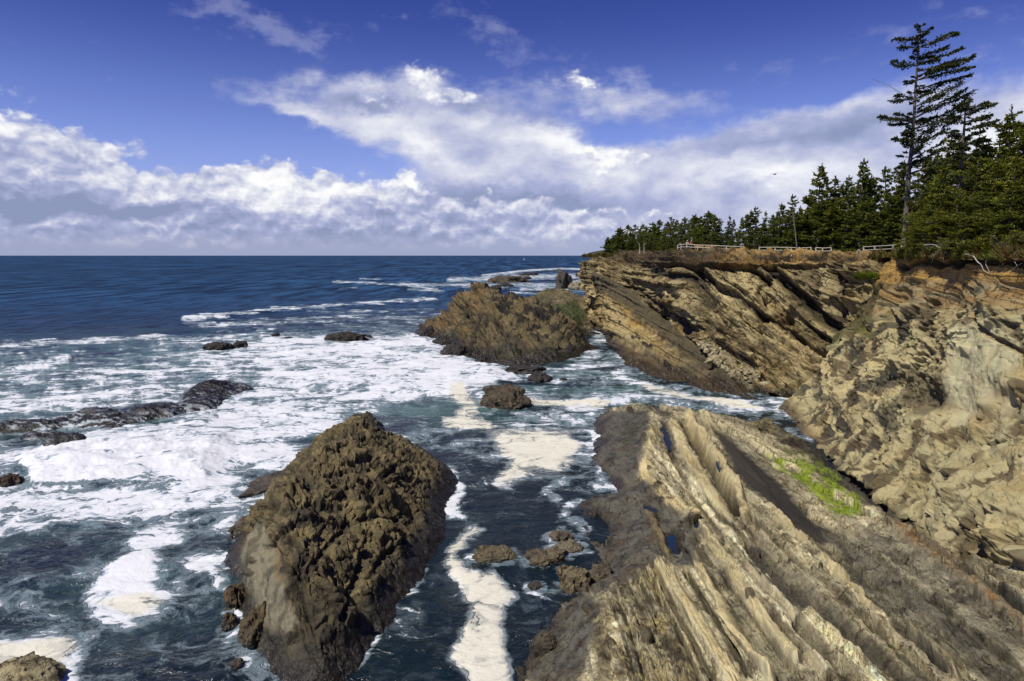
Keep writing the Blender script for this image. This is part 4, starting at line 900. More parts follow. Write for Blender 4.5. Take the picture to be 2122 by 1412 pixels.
# ---- free rocks in the water --------------------------------------------------------
_ICO = {}; SWASH = []
def ico(k):
    if k not in _ICO:
        import bmesh
        b = bmesh.new(); bmesh.ops.create_icosphere(b, subdivisions=k, radius=1.0)
        _ICO[k] = (np.array([v.co[:] for v in b.verts]), np.array([[v.index for v in f.verts] for f in b.faces])); b.free()
    return _ICO[k]
def free_rock(name, px, py, wpx, h, depth, seed, label, cat='rock', group=None, rot=0.0, base=(.13, .10, .065), lo=.0, hi=.5, k=6, mat=None, z0=0.0, rough=.35, tilt=.0, flat=0.0, tris=1.0):
    """px,py: foot nearest the viewer; wpx: width in photo pixels; h: height above z0 in metres; depth: front to back in metres"""
    c = PZ(px, py, z0); w = wpx / FPX * math.hypot(c[0], c[1]) / 2; dep = depth / 2
    V, F = ico(k); V = V.copy(); P0 = V + seed * 13.7
    r = 1 + rough * fbm(P0, 1.1, 4, seed) * 2 + .12 * fbm(P0, 3.2, 3, seed + 5, ridged=True) + facets(P0[:, 0] * 1.5 + P0[:, 2] * .8, P0[:, 1] * 1.5 - P0[:, 2] * .8, seed + 9) * .22
    f1, f2, cid = worley2(P0[:, 0] * 1.6 + P0[:, 2], P0[:, 1] * 1.6 - P0[:, 2], seed); r = r + (cid - .5) * .14 * sst(0, .15, f2 - f1)
    V = V * r[:, None]
    if flat: V[:, 2] = np.minimum(V[:, 2], flat + .3 * (V[:, 2] - flat))
    V[:, 2] += tilt * V[:, 0]
    V[:, 0] *= w; V[:, 1] *= dep
    zs = h / max(V[:, 2].max(), .1); V[:, 2] *= zs
    V[:, 2] = np.where(V[:, 2] < 0, np.maximum(V[:, 2] * .6, -1.5), V[:, 2])
    sm = max(min(w, dep), .3); V = V + (np.stack([fbm(V, 1.2 / sm ** .5, 4, seed + 20 + i) for i in range(3)], -1) * .18 * sm ** .5)
    if z0 == 0.0 and py < 1480 and name != 'x': SWASH.append((c[0], c[1] + dep * .8, w, dep, .56))
    cr, sr = math.cos(rot), math.sin(rot)
    X = V[:, 0] * cr - V[:, 1] * sr; Yv = V[:, 0] * sr + V[:, 1] * cr; V[:, 0] = X; V[:, 1] = Yv
    Wd = V + np.array([c[0], c[1] + dep * .8, z0])
    A = C(np.array(base), V[:, 0]); A = tint(A, np.array(base) * 1.9, sst(-.05, .3, fbm(Wd, .8, 4, seed)) * .5); A = tint(A, DARK, sst(.05, .3, fbm(Wd, 1.3, 4, seed + 3)) * .6)
    A = tint(A, WETB * .7, sst(hi, lo, V[:, 2]) * .8)
    o = raw_mesh(name, V, F, mat or M_ROCK, color=np.clip(A, .003, .9)); o.location = (c[0], c[1] + dep * .8, z0)
    at = o.data.attributes.new('wet', 'FLOAT', 'POINT'); at.data.foreach_set('value', np.clip(sst(hi * 2, lo, V[:, 2]), 0, 1).astype(np.float32))
    return tag(o, label, cat, group)

def outcrop(name, shore, crest, label, cat, seed, group=None, base=(.038, .031, .028), white=.0):
    f = field([(x, y, .05) for x, y in shore] + list(crest), ring(shore, 1.5, -.9) + ring(shore, 5, -2.6), 1e-3)
    W = np.array([PZ(x, y, 0.) for x, y in shore]); xs = [p[0] for p in shore]
    x, y = persp_grid(min(xs) - 30, max(xs) + 30, W[:, 1].min() - 5, W[:, 1].max() + 4, 200, 300); P = np.stack([x, y, f(x, y)], -1); q = proj(P)
    D = fbm(P, (.8, 1.2, 1), 5, seed, .6, True) * .30 + fbm(P, .35, 3, seed + 5) * .7
    A = C(np.array(base), D); A = tint(A, np.array(base) * 2.2, sst(.0, .3, fbm(P, .7, 4, seed + 7)) * .6)
    z = P[..., 2] + D * .6
    wv = sst(-.05, .2, fbm(P, (.5, 1.6, .5), 5, seed + 9, .65)) * sst(1.7, .3, z); A = tint(A, np.array([.62, .66, .72]), wv * white)
    o = finish_height(name, P, M_ROCK, D, A, np.ones(D.shape) * .9, -.8, {'smooth': .4 + .4 * wv}); return tag(o, label, cat, group)

# ------------------------------------------------------------------ sea
def water_mat():
    m, t, b = new_mat('sea_water')
    g = t.node('ShaderNodeNewGeometry').outputs['Position']
    F = t.node('ShaderNodeAttribute', attribute_name='foam').outputs['Fac']
    K = t.node('ShaderNodeAttribute', attribute_name='cream').outputs['Fac']
    T = t.node('ShaderNodeAttribute', attribute_name='turb').outputs['Fac']
    cdn = t.node('ShaderNodeCameraData').outputs['View Distance']   # only to stop the finest ripples aliasing far out
    sx = t.node('ShaderNodeSeparateXYZ'); t.link(g, sx.inputs[0])
    rr = t.m('SQRT', t.add(t.mul(sx.outputs[0], sx.outputs[0]), t.mul(sx.outputs[1], sx.outputs[1])))
    flat = t.vec(sx.outputs[0], sx.outputs[1], 0.0)
    wv = t.noise(flat, .22, 3, .5, color=True, dim='2D')
    s_ = t.node('ShaderNodeVectorMath'); s_.operation = 'SUBTRACT'; t.put(s_.inputs[0], wv); s_.inputs[1].default_value = (.5, .5, .5)
    wp = t.vadd(flat, t.vmul(s_.outputs[0], (5.0, 5.0, 0)))
    ws = t.vmul(wp, (.62, 1.0, 1))
    # lacy foam: cell walls at three sizes plus streaky clouds of froth
    e1 = t.vor(ws, .42, 'DISTANCE_TO_EDGE', dim='2D'); e2 = t.vor(t.vadd(ws, t.vmul(t.noise(flat, 1.1, 2, .5, color=True, dim='2D'), (.9, .9, 0))), 1.15, 'DISTANCE_TO_EDGE', dim='2D')
    n0 = t.noise(t.vmul(flat, (.55, 1.0, 1)), .075, 5, .62, .6, dim='2D'); n1 = t.noise(ws, .30, 7, .66, dim='2D'); n2 = t.noise(ws, 1.6, 5, .65, dim='2D'); n3 = t.noise(flat, 7.0, 3, .6, dim='2D')
    w1 = t.sstep(.34, .0, e1); w2 = t.sstep(.30, .0, e2)
    pat = t.add(t.add(t.mul(w1, .26), t.mul(w2, .20)), t.add(t.mul(t.sub(n1, .5), 2.3), t.add(t.mul(t.sub(n2, .5), 1.05), t.mul(t.sub(n3, .5), .35))))
    pat = t.add(pat, t.add(-.26, t.mul(t.sub(n0, .5), 2.2)))
    lim = t.lin(F, 0, 1, -.92, .74, clamp=False)
    d = t.add(pat, lim)
    foam = t.sstep(.0, .34, d)
    thin = t.mul(t.sstep(-.50, .15, d), .45)
    core = t.m('MAXIMUM', foam, t.mul(thin, t.sstep(.12, .5, F)))
    kk = t.mul(t.sstep(.15, .7, K), core)
    # water body
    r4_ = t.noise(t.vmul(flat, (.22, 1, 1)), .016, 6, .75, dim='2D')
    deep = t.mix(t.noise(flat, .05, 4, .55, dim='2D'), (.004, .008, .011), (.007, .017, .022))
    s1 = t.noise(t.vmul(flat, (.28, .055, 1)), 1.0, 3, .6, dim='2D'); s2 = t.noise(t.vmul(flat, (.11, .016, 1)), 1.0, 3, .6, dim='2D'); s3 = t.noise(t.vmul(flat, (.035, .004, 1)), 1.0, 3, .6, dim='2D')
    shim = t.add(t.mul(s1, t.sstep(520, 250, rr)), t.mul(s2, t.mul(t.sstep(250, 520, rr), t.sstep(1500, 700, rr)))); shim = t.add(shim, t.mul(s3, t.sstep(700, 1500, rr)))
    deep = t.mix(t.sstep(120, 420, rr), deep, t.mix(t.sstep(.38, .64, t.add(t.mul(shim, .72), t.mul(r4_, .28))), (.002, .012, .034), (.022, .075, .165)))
    deep = t.mix(t.mul(T, t.lin(n1, .3, .6, .35, 1)), deep, (.075, .155, .135))
    body = t.mix(t.mul(thin, t.sstep(.1, .5, F)), deep, (.20, .28, .30))
    fc = t.mix(t.sstep(.05, .75, t.add(d, t.mul(t.sub(n2, .5), .8))), (.25, .32, .37), (.66, .675, .69)); col = t.mix(core, body, fc)
    col = t.mix(kk, col, t.mix(t.sstep(.05, .9, t.add(d, t.mul(t.sub(n2, .5), .8))), (.36, .36, .32), (.64, .62, .51)))
    allf = t.m('MAXIMUM', core, kk)
    t.put(b.inputs['Base Color'], col)
    t.put(b.inputs['Roughness'], t.m('MAXIMUM', t.lin(allf, 0, .6, 0, .9), t.lin(rr, 40, 420, .13, .62)))
    t.put(b.inputs['Specular IOR Level'], t.mul(t.lin(allf, 0, .6, 1, .3), t.lin(rr, 60, 500, .5, .22)))
    b.inputs['IOR'].default_value = 1.33
    near = t.sstep(150, 40, rr)
    r1 = t.noise(t.vmul(wp, (.55, 1.0, 1)), 1.1, 5, .62, dim='2D'); r2 = t.noise(t.vmul(flat, (.6, 1, 1)), .22, 6, .62, dim='2D'); r3 = t.noise(t.vmul(flat, (.35, 1, 1)), .045, 6, .68, dim='2D')
    r4 = t.noise(t.vmul(flat, (.25, 1, 1)), .012, 5, .7, dim='2D')
    h = t.add(t.mul(t.mul(r1, t.sub(1.0, t.mul(allf, .8))), t.lin(rr, 30, 260, .40, .07)), t.add(t.mul(t.mul(r2, t.sub(1.0, t.mul(allf, .6))), 1.1), t.mul(r3, t.lin(rr, 80, 900, .0, 9.0))))
    h = t.add(h, t.mul(t.m('MAXIMUM', foam, kk), .05))
    h = t.add(h, t.mul(t.mul(t.add(n2, t.mul(n3, .5)), allf), .025))
    t.link(bump(t, h, 1.0, .85), b.inputs['Normal'])
    return m

def build_sea():
    rows = np.r_[np.linspace(1700, 700, 380), np.linspace(699, 533, 260), [532, 531.3, 530.8, 530.4]]
    _, rb, rc = ray(0, rows); Y = (-CAMH / rc * rb)[:, None]; Y = np.r_[Y, [[60000.]]]
    a = np.r_[np.linspace(-2.2, -.80, 40, endpoint=False), np.linspace(-.80, .70, 1050), np.linspace(.71, 2.2, 30)][None]
    x = a * Y; y = Y + 0 * x
    P = np.stack([x, y, 0 * x], -1); q = proj(P)
    sc = np.clip(np.hypot(x, y) / 90, .5, 6)
    Pn = P / sc[..., None]
    qa = 14 * fbm(P, .12, 6, 201, .6) * 2, 14 * fbm(P, .12, 6, 207, .6) * 2
    f_ = np.clip((q[1] - 529) / 350, .04, 1.3)
    qw = (q[0] + 2.2 * qa[0] * f_, q[1] + 1.1 * qa[1] * f_)
    qs = (q[0] + 1.6 * qa[0] * f_, q[1] + .8 * qa[1] * f_)
    F = np.zeros(x.shape); 
    def mx(k, v): 
        nonlocal F
        F = np.maximum(F, k * v)
    def PL(p, v, soft=20, Q=None): mx(poly(Q or qw, p, soft), v)
    def ST(p, w, v, soft=1.0, Q=None): mx(stroke(Q or qw, p, w * (1.35 if np.mean([a[1] for a in p]) > 680 else .85), 1.0), v * (.94 if np.mean([a[1] for a in p]) > 680 else .88))
    # general lace inshore
    PL([(-300,700),(200,720),(420,690),(700,660),(900,640),(1250,700),(1700,830),(1700,980),(1300,1050),(1100,1000),(900,940),(600,1000),(300,1120),(-300,1150)], .46, 30)
    PL([(-400,745),(120,765),(330,700),(520,715),(560,800),(520,860),(-400,880)], .68, 30)
    PL([(-300,780),(60,775),(260,800),(480,760),(560,830),(360,850),(0,860)], .74, 24)
    PL([(480,700),(570,690),(640,695),(760,690),(880,682),(920,720),(960,745),(1040,760),(1065,785),(1000,815),(930,830),(840,845),(740,860),(690,890),(650,930),(560,980),(450,985),(420,1010),(240,1006),(60,1000),(20,950),(80,915),(230,890),(420,850),(520,800),(530,760),(440,730)], .90, 24)
    PL([(560,700),(760,690),(880,690),(930,735),(1000,750),(960,800),(820,810),(640,790),(560,760)], 1.0, 24)
    PL([(30,950),(90,920),(240,890),(400,870),(520,850),(560,900),(470,960),(420,1000),(240,1004),(60,1002)], 1.12, 14, qs)
    PL([(-300,905),(20,900),(120,925),(40,990),(-300,1010)], .72, 20)
    PL([(-300,1000),(430,1000),(560,1000),(640,960),(600,1050),(480,1110),(330,1090),(-300,1130)], .90, 26)
    PL([(640,930),(740,860),(900,830),(980,900),(900,950),(760,880),(660,920)], .45, 20)
    PL([(500,1020),(640,930),(600,990),(540,1060)], .66, 16)
    # outer breaker lines
    for p, w, v in [([(-300,725),(0,717),(130,710),(200,705),(300,700),(400,704),(560,690)], 5, .85), ([(-100,780),(0,772),(60,766),(110,755),(140,748)], 8, .8), ([(-300,742),(0,738),(170,722),(330,716)], 4, .35), ([(380,662),(430,657),(470,655)], 7, .95), ([(470,655),(560,645),(640,640),(700,635),(760,630),(900,621)], 4, .8),
                    ([(560,640),(640,637),(720,634)], 4, .9), ([(390,670),(470,672),(560,668),(700,660),(760,664)], 9, .6), ([(600,668),(700,655),(900,660)], 9, .6), ([(640,650),(900,640)], 6, .45),
                    ([(690,584),(760,586),(820,590),(905,599)], 2.6, .85), ([(830,588),(900,592),(960,590),(1040,596)], 5, .75), ([(745,578),(790,579)], 1.6, .8), ([(845,600),(920,604)], 3, .6), ([(700,600),(740,596)], 2, .6),
                    ([(1000,573),(1100,562),(1160,558),(1235,560)], 3, 1.0), ([(930,580),(1010,578),(1100,574),(1200,572)], 7, .85), ([(960,590),(1100,592),(1230,590)], 8, .75), ([(1080,600),(1240,602)], 5, .8), ([(1060,606),(1140,612)], 3, .8), ([(1190,585),(1240,580)], 7, .9),
                    ([(1230,610),(1250,650),(1245,700),(1225,745),(1250,760)], 15, .70), ([(1215,745),(1260,765),(1330,800),(1420,815)], 12, .8), ([(1200,760),(1260,790),(1300,800)], 8, .5),
                    ([(1330,800),(1400,818),(1480,833),(1560,845),(1640,848)], 9, 1.0), ([(1560,805),(1650,815)], 9, .9), ([(1560,835),(1660,840),(1700,850)], 8, .75), ([(1600,870),(1660,865),(1700,875)], 9, .8), ([(1540,860),(1600,858)], 6, .5), ([(1630,905),(1720,905)], 5, .6),
                    ([(1010,835),(1100,825),(1180,835),(1260,832),(1330,826)], 9, .85), ([(1180,835),(1250,838)], 14, .9), ([(1060,775),(1180,790),(1300,800)], 20, .55), ([(1130,815),(1240,805),(1320,815)], 8, .5),
                    ([(1000,860),(1100,870),(1240,860),(1300,840)], 16, .48), ([(1240,880),(1237,930),(1250,980),(1295,1025)], 9, .85), ([(1228,850),(1255,865),(1240,900)], 14, .8), ([(1230,1005),(1265,1012),(1310,1022)], 11, 1.0),
                    ([(1150,985),(1125,1010),(1140,1035),(1150,1040)], 9, .7), ([(1190,1115),(1210,1085),(1165,1080),(1190,1050)], 9, .65), ([(1155,1095),(1200,1120)], 6, .6), ([(1125,1120),(1130,1150)], 6, .5), ([(1080,1200),(1130,1205)], 4, .5), ([(1130,1230),(1190,1250)], 3, .55),
                    ([(885,700),(930,735),(1010,765),(1060,780)], 12, 1.0), ([(1060,765),(1110,775),(1180,765),(1215,745)], 8, .75),
                    ([(930,985),(935,1030),(925,1060),(945,1060)], 11, .95), ([(905,1110),(870,1190),(820,1250),(790,1290)], 8, .62), ([(800,1290),(760,1340),(700,1400)], 8, .6), ([(470,1100),(500,1060),(560,1010)], 10, .55),
                    ([(410,1195),(450,1180),(495,1175)], 16, .92), ([(440,1200),(480,1240),(490,1290),(470,1330)], 13, .75), ([(575,1330),(590,1380),(540,1410)], 9, .6), ([(300,1350),(420,1330),(560,1380)], 26, .38), ([(940,960),(1000,950),(1060,1010)], 12, .35), ([(760,880),(830,905),(900,930)], 10, .6)]:
        ST(p, w, v)
    ST([(440,1000),(390,1040),(340,1080),(295,1120),(290,1160),(275,1200),(230,1250)], 38, 1.3); PL([(-300,1120),(500,1100),(470,1250),(600,1412),(-300,1600)], .36, 60); ST([(330,1330),(560,1400)], 50, .46); PL([(180,1245),(260,1200),(310,1160),(330,1230),(350,1260),(270,1290),(180,1270)], 1.0, 24)
    PL([(-200,1330),(60,1315),(150,1300),(215,1290),(200,1330),(150,1412),(120,1500),(-200,1500)], 1.05, 24); ST([(210,1300),(280,1270),(360,1230)], 14, .6)
    ST([(0,1150),(120,1130),(260,1110)], 14, .45); ST([(0,1240),(150,1210)], 14, .35); ST([(0,1060),(180,1050)], 30, .5)
    F = np.maximum(F, .20 * sst(620, 900, q[1])); 
    lg = np.stack([q[0] * .022, 9.0 * np.log(np.maximum(q[1] - 528.5, .3)), 0 * x], -1)
    F = F + (.42 * fbm(lg, (1, 1, 1), 5, 251, .6) + .25 * fbm(lg, (3.2, 2.2, 1), 3, 257)) * sst(.05, .3, F) * sst(1050, 800, q[1])
    F = F + (.30 * fbm(P, (.16, .24, 1), 4, 241) + .16 * fbm(P, (.7, 1.0, 1), 3, 247)) * sst(.05, .3, F)
    for cx, cy, w, dp, v in SWASH:
        ee = np.hypot((x - cx) / (w * 1.12 + .25), (y - cy) / (dp * 1.1 + .35)); F = np.maximum(F, v * sst(1.75, .95, ee + .5 * fbm(P, 1.0, 3, 261)))
    # cream coloured froth rafts
    K = np.zeros(x.shape)
    def CR(k, v=.88): 
        nonlocal K
        K = np.maximum(K, k * v)
    qc = (q[0] + 1.3 * qa[0] * np.clip(f_, .3, 1.2), q[1] + .8 * qa[1] * np.clip(f_, .3, 1.2))
    CR(poly(qc, [(985,895),(1010,886),(1060,889),(1110,884),(1150,888),(1190,900),(1203,930),(1188,955),(1150,975),(1090,985),(1040,1003),(1030,992),(1052,955),(1020,925),(1000,910)], 26))
    CR(stroke(qc, [(950,812),(965,835),(985,850),(960,862)], 15, .7), .95); CR(stroke(qc, [(915,868),(960,872),(1010,880)], 9, .6), .9); CR(poly(qc, [(930,820),(960,808),(990,830),(1000,870),(960,860)], 24))
    CR(poly(qc, [(985,1090),(998,1100),(970,1120),(955,1150),(975,1180),(1035,1180),(1050,1210),(1073,1240),(1045,1270),(1040,1320),(1062,1412),(1060,1500),(960,1500),(975,1412),(945,1370),(948,1330),(960,1300),(975,1270),(950,1210),(928,1170),(925,1140),(950,1110)], 24))
    CR(stroke(qc, [(1000,833),(1100,833),(1260,838)], 7, .6), .75); CR(stroke(qc, [(1340,806),(1430,824),(1560,842)], 6, .6), .75)
    CR(poly(qc, [(-200,1340),(60,1325),(150,1310),(170,1340),(120,1380),(-200,1400)], 14), .75); CR(poly(qc, [(180,1240),(300,1230),(340,1255),(270,1280)], 12), .6)
    F = np.maximum(F, 1.22 * K + .25 * fbm(P, .5, 4, 271) * sst(.05, .4, K))
    turb = np.clip(poly(qw, [(-300,730),(330,700),(560,700),(900,690),(1250,760),(1500,830),(1300,860),(900,880),(600,1000),(-300,1010)], 40) * .9 + stroke(qw, [(1000,850),(1300,790)], 40) * .3, 0, 1)
    turb = np.maximum(turb, .35 * poly(qw, [(-300,1000),(700,980),(500,1300),(-300,1412)], 60)); turb *= sst(-.25, .2, fbm(P, .08, 3, 221))
    F = np.where(F > .92, .92 + (F - .92) * .35, F)
    # waves
    fade = np.clip(260 / np.hypot(x, y), 0, 1) ** 1.5
    W = fbm(P, (.05, .12, 1), 3, 211) * 1.1 + fbm(P, (.20, .42, 1), 4, 214) * .55
    calm = poly(q, [(940,960),(1250,900),(1320,1100),(1100,1500),(700,1500),(900,1100)], 40)
    surf = poly(qs, [(60,955),(120,925),(240,900),(400,880),(470,900),(450,955),(420,990),(240,998),(70,998)], 34)
    surf2 = poly(qs, [(560,700),(760,690),(880,690),(930,735),(1040,765),(1040,790),(900,810),(640,790)], 20)
    W = .55 * W * (1 - .6 * calm) * fade + np.clip(F - .5, 0, .5) * .22 * fade + surf * (1.0 + 1.3 * fbm(P, .22, 4, 217)) + surf2 * (.4 + .8 * fbm(P, .12, 3, 218))
    W += stroke(qs, [(20,760),(140,745)], 8) * .8 + stroke(qs, [(1000,573),(1100,562),(1235,560)], 4) * 1.6 + stroke(qs, [(380,660),(480,652),(700,634),(900,620)], 4) * .8
    P[..., 2] = W * .75
    o = grid_mesh('water', P, water_mat(), {'foam': F, 'cream': K, 'turb': turb})
    tag(o, kind='structure'); return o

# ------------------------------------------------------------------ vegetation
def leaf_mat():
    m, t, b = new_mat('spruce_needles')
    at = t.node('ShaderNodeAttribute', attribute_name='albedo').outputs['Color']
    oi = t.node('ShaderNodeObjectInfo').outputs['Random']
    g = t.node('ShaderNodeNewGeometry').outputs['Position']
    n = t.noise(g, .35, 3, .6)
    c = t.mix(t.lin(oi, 0, 1, 0, .55), at, t.mix(1.0, at, (1.5, 1.25, .55), 'MULTIPLY'))
    f = t.lin(n, .3, .7, .6, 1.35); c = t.mix(1.0, c, t.vec(f, f, f), 'MULTIPLY')
    t.put(b.inputs['Base Color'], c); b.inputs['Roughness'].default_value = .6; b.inputs['Specular IOR Level'].default_value = .25
    tr = t.node('ShaderNodeBsdfTranslucent'); t.put(tr.inputs[0], t.mix(1.0, c, (1.1, 1.2, .5), 'MULTIPLY')); ms = t.node('ShaderNodeMixShader'); ms.inputs[0].default_value = .28
    t.link(b.outputs[0], ms.inputs[1]); t.link(tr.outputs[0], ms.inputs[2]); t.link(ms.outputs[0], t.n['Material Output'].inputs[0])
    return m
def bark_mat(name, c1, c2, sc=6):
    m, t, b = new_mat(name); g = t.node('ShaderNodeTexCoord').outputs['Object']
    n = t.noise(t.vmul(g, (1, 1, .25)), sc, 5, .65); t.put(b.inputs['Base Color'], t.mix(t.lin(n, .3, .7, 0, 1), c1, c2)); b.inputs['Roughness'].default_value = .9
    t.link(bump(t, n, .05), b.inputs['Normal']); return m
M_LEAF = leaf_mat(); M_BARK = bark_mat('bark', (.055, .042, .032), (.19, .165, .14)); M_DEAD = bark_mat('weathered_wood', (.22, .20, .17), (.48, .45, .40), 4)
M_TWIG = bark_mat('grey_twigs', (.07, .055, .045), (.17, .145, .12), 4)

def tube(pts, rad, k=6):
    pts = np.asarray(pts, float); rad = np.asarray(rad, float); n = len(pts)
    T = np.gradient(pts, axis=0); T /= np.linalg.norm(T, axis=1, keepdims=True) + 1e-9
    ref = np.where(np.abs(T[:, 2:3]) > .9, [[1., 0, 0]], [[0, 0, 1.]]); U = np.cross(T, ref); U /= np.linalg.norm(U, axis=1, keepdims=True) + 1e-9; Vv = np.cross(T, U)
    a = np.linspace(0, 2 * np.pi, k, endpoint=False)
    V = pts[:, None] + rad[:, None, None] * (np.cos(a)[None, :, None] * U[:, None] + np.sin(a)[None, :, None] * Vv[:, None])
    i = np.arange(n - 1)[:, None] * k; j = np.arange(k)[None]; j2 = (j + 1) % k
    F = np.stack([i + j, i + j2, i + k + j2, i + k + j], -1).reshape(-1, 4)
    return V.reshape(-1, 3), F
class Acc:
    def __init__(s): s.V = []; s.F3 = []; s.F4 = []; s.C = []; s.n = 0
    def add(s, V, F, c=None):
        (s.F4 if F.shape[1] == 4 else s.F3).append(F + s.n); s.V.append(V); s.n += len(V)
        s.C.append(np.broadcast_to(c if c is not None else (.1, .1, .1), (len(V), 3)))
    def build(s, name, mat, parent=None, smooth=True, color=False):
        Fs = [np.concatenate(f) for f in (s.F3, s.F4) if f]
        return raw_mesh(name, np.concatenate(s.V), Fs, mat, smooth, parent, np.concatenate(s.C) if color else None)

def sprays(rs, P, D, L, wd, col, jit=.5):
    """needle sprays: two crossed slim rhombs at every point P, along direction D"""
    n = len(P); D = D + rs.normal(0, jit, (n, 3)); D /= np.linalg.norm(D, axis=1, keepdims=True) + 1e-9
    up = rs.normal(0, .5, (n, 3)) + [0, 0, 1.]; S = np.cross(D, up); S /= np.linalg.norm(S, axis=1, keepdims=True) + 1e-9; Nn = np.cross(S, D)
    L = L * rs.uniform(.6, 1.4, (n, 1)); w = wd * rs.uniform(.7, 1.3, (n, 1))
    Vs = []; 
    for A, ww in ((S, w), (Nn, w * .6)):
        Vs.append(np.stack([P - D * L * .25, P + D * L * .3 + A * ww, P + D * L, P + D * L * .3 - A * ww], 1))
    V = np.concatenate(Vs).reshape(-1, 3); F = np.arange(len(V)).reshape(-1, 4)
    c = np.repeat(np.concatenate([col, col]), 4, axis=0)
    return V, F, c
def bough(rs, leaf, wood, p0, d, L, r0, droop, dens, sz, bare=0.25, lift=.0, green=None, twig=True):
    """a limb with side twigs carrying sprays in a flattened fan"""
    n = 7; t = np.linspace(0, 1, n)[:, None]
    side = np.cross(d, [0, 0, 1.]); side /= np.linalg.norm(side) + 1e-9
    wob = rs.normal(0, .035 * L, (n, 3)) * t
    pts = p0 + d * L * t + np.array([0, 0, -1.]) * droop * L * t ** 1.6 + np.array([0, 0, 1.]) * lift * L * t ** 3 + wob
    if twig: V, F = tube(pts, r0 * (1 - .85 * t[:, 0]), 4); wood.add(V, F)
    m = max(3, int(L * dens))
    tt = bare + (1 - bare) * rs.uniform(0, 1, m) ** .8
    base = np.stack([np.interp(tt, t[:, 0], pts[:, k]) for k in range(3)], -1)
    sgn = rs.choice([-1., 1.], m)[:, None]; tl = L * .42 * (1.12 - tt)[:, None] * rs.uniform(.5, 1.1, (m, 1)) + .10
    tl = np.minimum(tl, 1.3)
    td = d * .62 + side * sgn * rs.uniform(.4, 1.0, (m, 1)) + rs.normal(0, .12, (m, 3)); td[:, 2] -= .10; td /= np.linalg.norm(td, axis=1, keepdims=True)
    k = 3
    PP = np.concatenate([base + td * tl * f for f in np.linspace(.15, 1, k)]); DD = np.concatenate([td] * k)
    PP[:, 2] += rs.normal(0, .05, len(PP)); tip = np.concatenate([np.full(m, f) for f in np.linspace(.15, 1, k)])
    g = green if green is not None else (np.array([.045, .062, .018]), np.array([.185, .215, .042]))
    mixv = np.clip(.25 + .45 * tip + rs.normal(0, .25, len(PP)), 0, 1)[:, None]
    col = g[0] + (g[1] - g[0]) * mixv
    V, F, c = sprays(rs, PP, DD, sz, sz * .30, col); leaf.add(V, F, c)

def conifer(seed, H=10.0, R0=2.6, crown0=.12, dens=9, sz=.34, wind=.25, gap=.15, irregular=.35, top=1.0, green=None, whorl=.42):
    """returns (crown mesh, trunk mesh) for a wind-shaped spruce of height H"""
    rs = np.random.RandomState(seed); leaf, wood = Acc(), Acc()
    n = 9; t = np.linspace(0, 1, n); bend = rs.normal(0, .02 * H, (n, 2)).cumsum(0) * .35 * t[:, None]
    tr = np.stack([bend[:, 0] + wind * .3 * t ** 2, bend[:, 1], H * t], -1)
    V, F = tube(tr, (.016 * H + .05) * (1 - t) ** .8 + .015, 7); wood.add(V, F)
    z = crown0 * H; prof_k = rs.uniform(.55, 1.15); lump = rs.uniform(0, 6, 2)
    while z < H * .985:
        f = z / H; nb = rs.randint(3, 6)
        r = R0 * ((1 - f) ** prof_k * .92 + .07) * (1 if f > crown0 + .12 else .75) * top ** f * (1 + .28 * math.sin(f * 9 + lump[0]) * math.sin(f * 17 + lump[1]))
        sect = rs.uniform(0, 6.28)
        for b in range(nb):
            if rs.rand() < gap: continue
            a = sect + b * 6.28 / nb + rs.normal(0, .35)
            Lb = r * rs.uniform(1 - irregular, 1 + irregular) * (1 + wind * math.cos(a))
            p0 = np.array([np.interp(z, tr[:, 2], tr[:, 0]), np.interp(z, tr[:, 2], tr[:, 1]), z])
            up = .55 * f - .08 + rs.normal(0, .1); d = np.array([math.cos(a), math.sin(a), up]); d /= np.linalg.norm(d)
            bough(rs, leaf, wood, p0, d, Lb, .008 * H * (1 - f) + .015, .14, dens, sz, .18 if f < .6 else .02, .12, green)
        z += whorl * rs.uniform(.7, 1.3) * (1.1 - .5 * f)
    P = tr[-1] + rs.normal(0, .06, (14, 3)) * [1, 1, 3]; V, F, c = sprays(rs, P, np.array([[0, 0, 1.]] * 14), sz * .8, sz * .22, np.array([[.04, .06, .015]] * 14), .3); leaf.add(V, F, c)
    return leaf, wood
PROTO = {}
def tree_proto(key, **kw):
    leaf, wood = conifer(**kw)
    root = empty('spruce_tree', (0, 0, 0))
    c = leaf.build('crown', M_LEAF, root, False, True); w = wood.build('trunk', M_BARK, root)
    PROTO[key] = (root, c, w, kw.get('H', 10.0)); root['_used'] = 0
    return root
def put_tree(key, loc, H, rz, label, group=None, name='spruce_tree', wide=1.0):
    root, c, w, H0 = PROTO[key]
    if not root['_used']: r = root; root['_used'] = 1
    else:
        r = root.copy(); COL.objects.link(r)
        for ch in (c, w):
            k = ch.copy(); COL.objects.link(k); k.parent = r
    r.name = name; s = H / H0; r.location = loc; r.scale = (s * wide, s * wide, s); r.rotation_euler = (math.sin(loc[0] * 7.3) * .05, .03 + math.sin(loc[1] * 5.1) * .05, rz)
    return tag(r, label, 'tree', group)

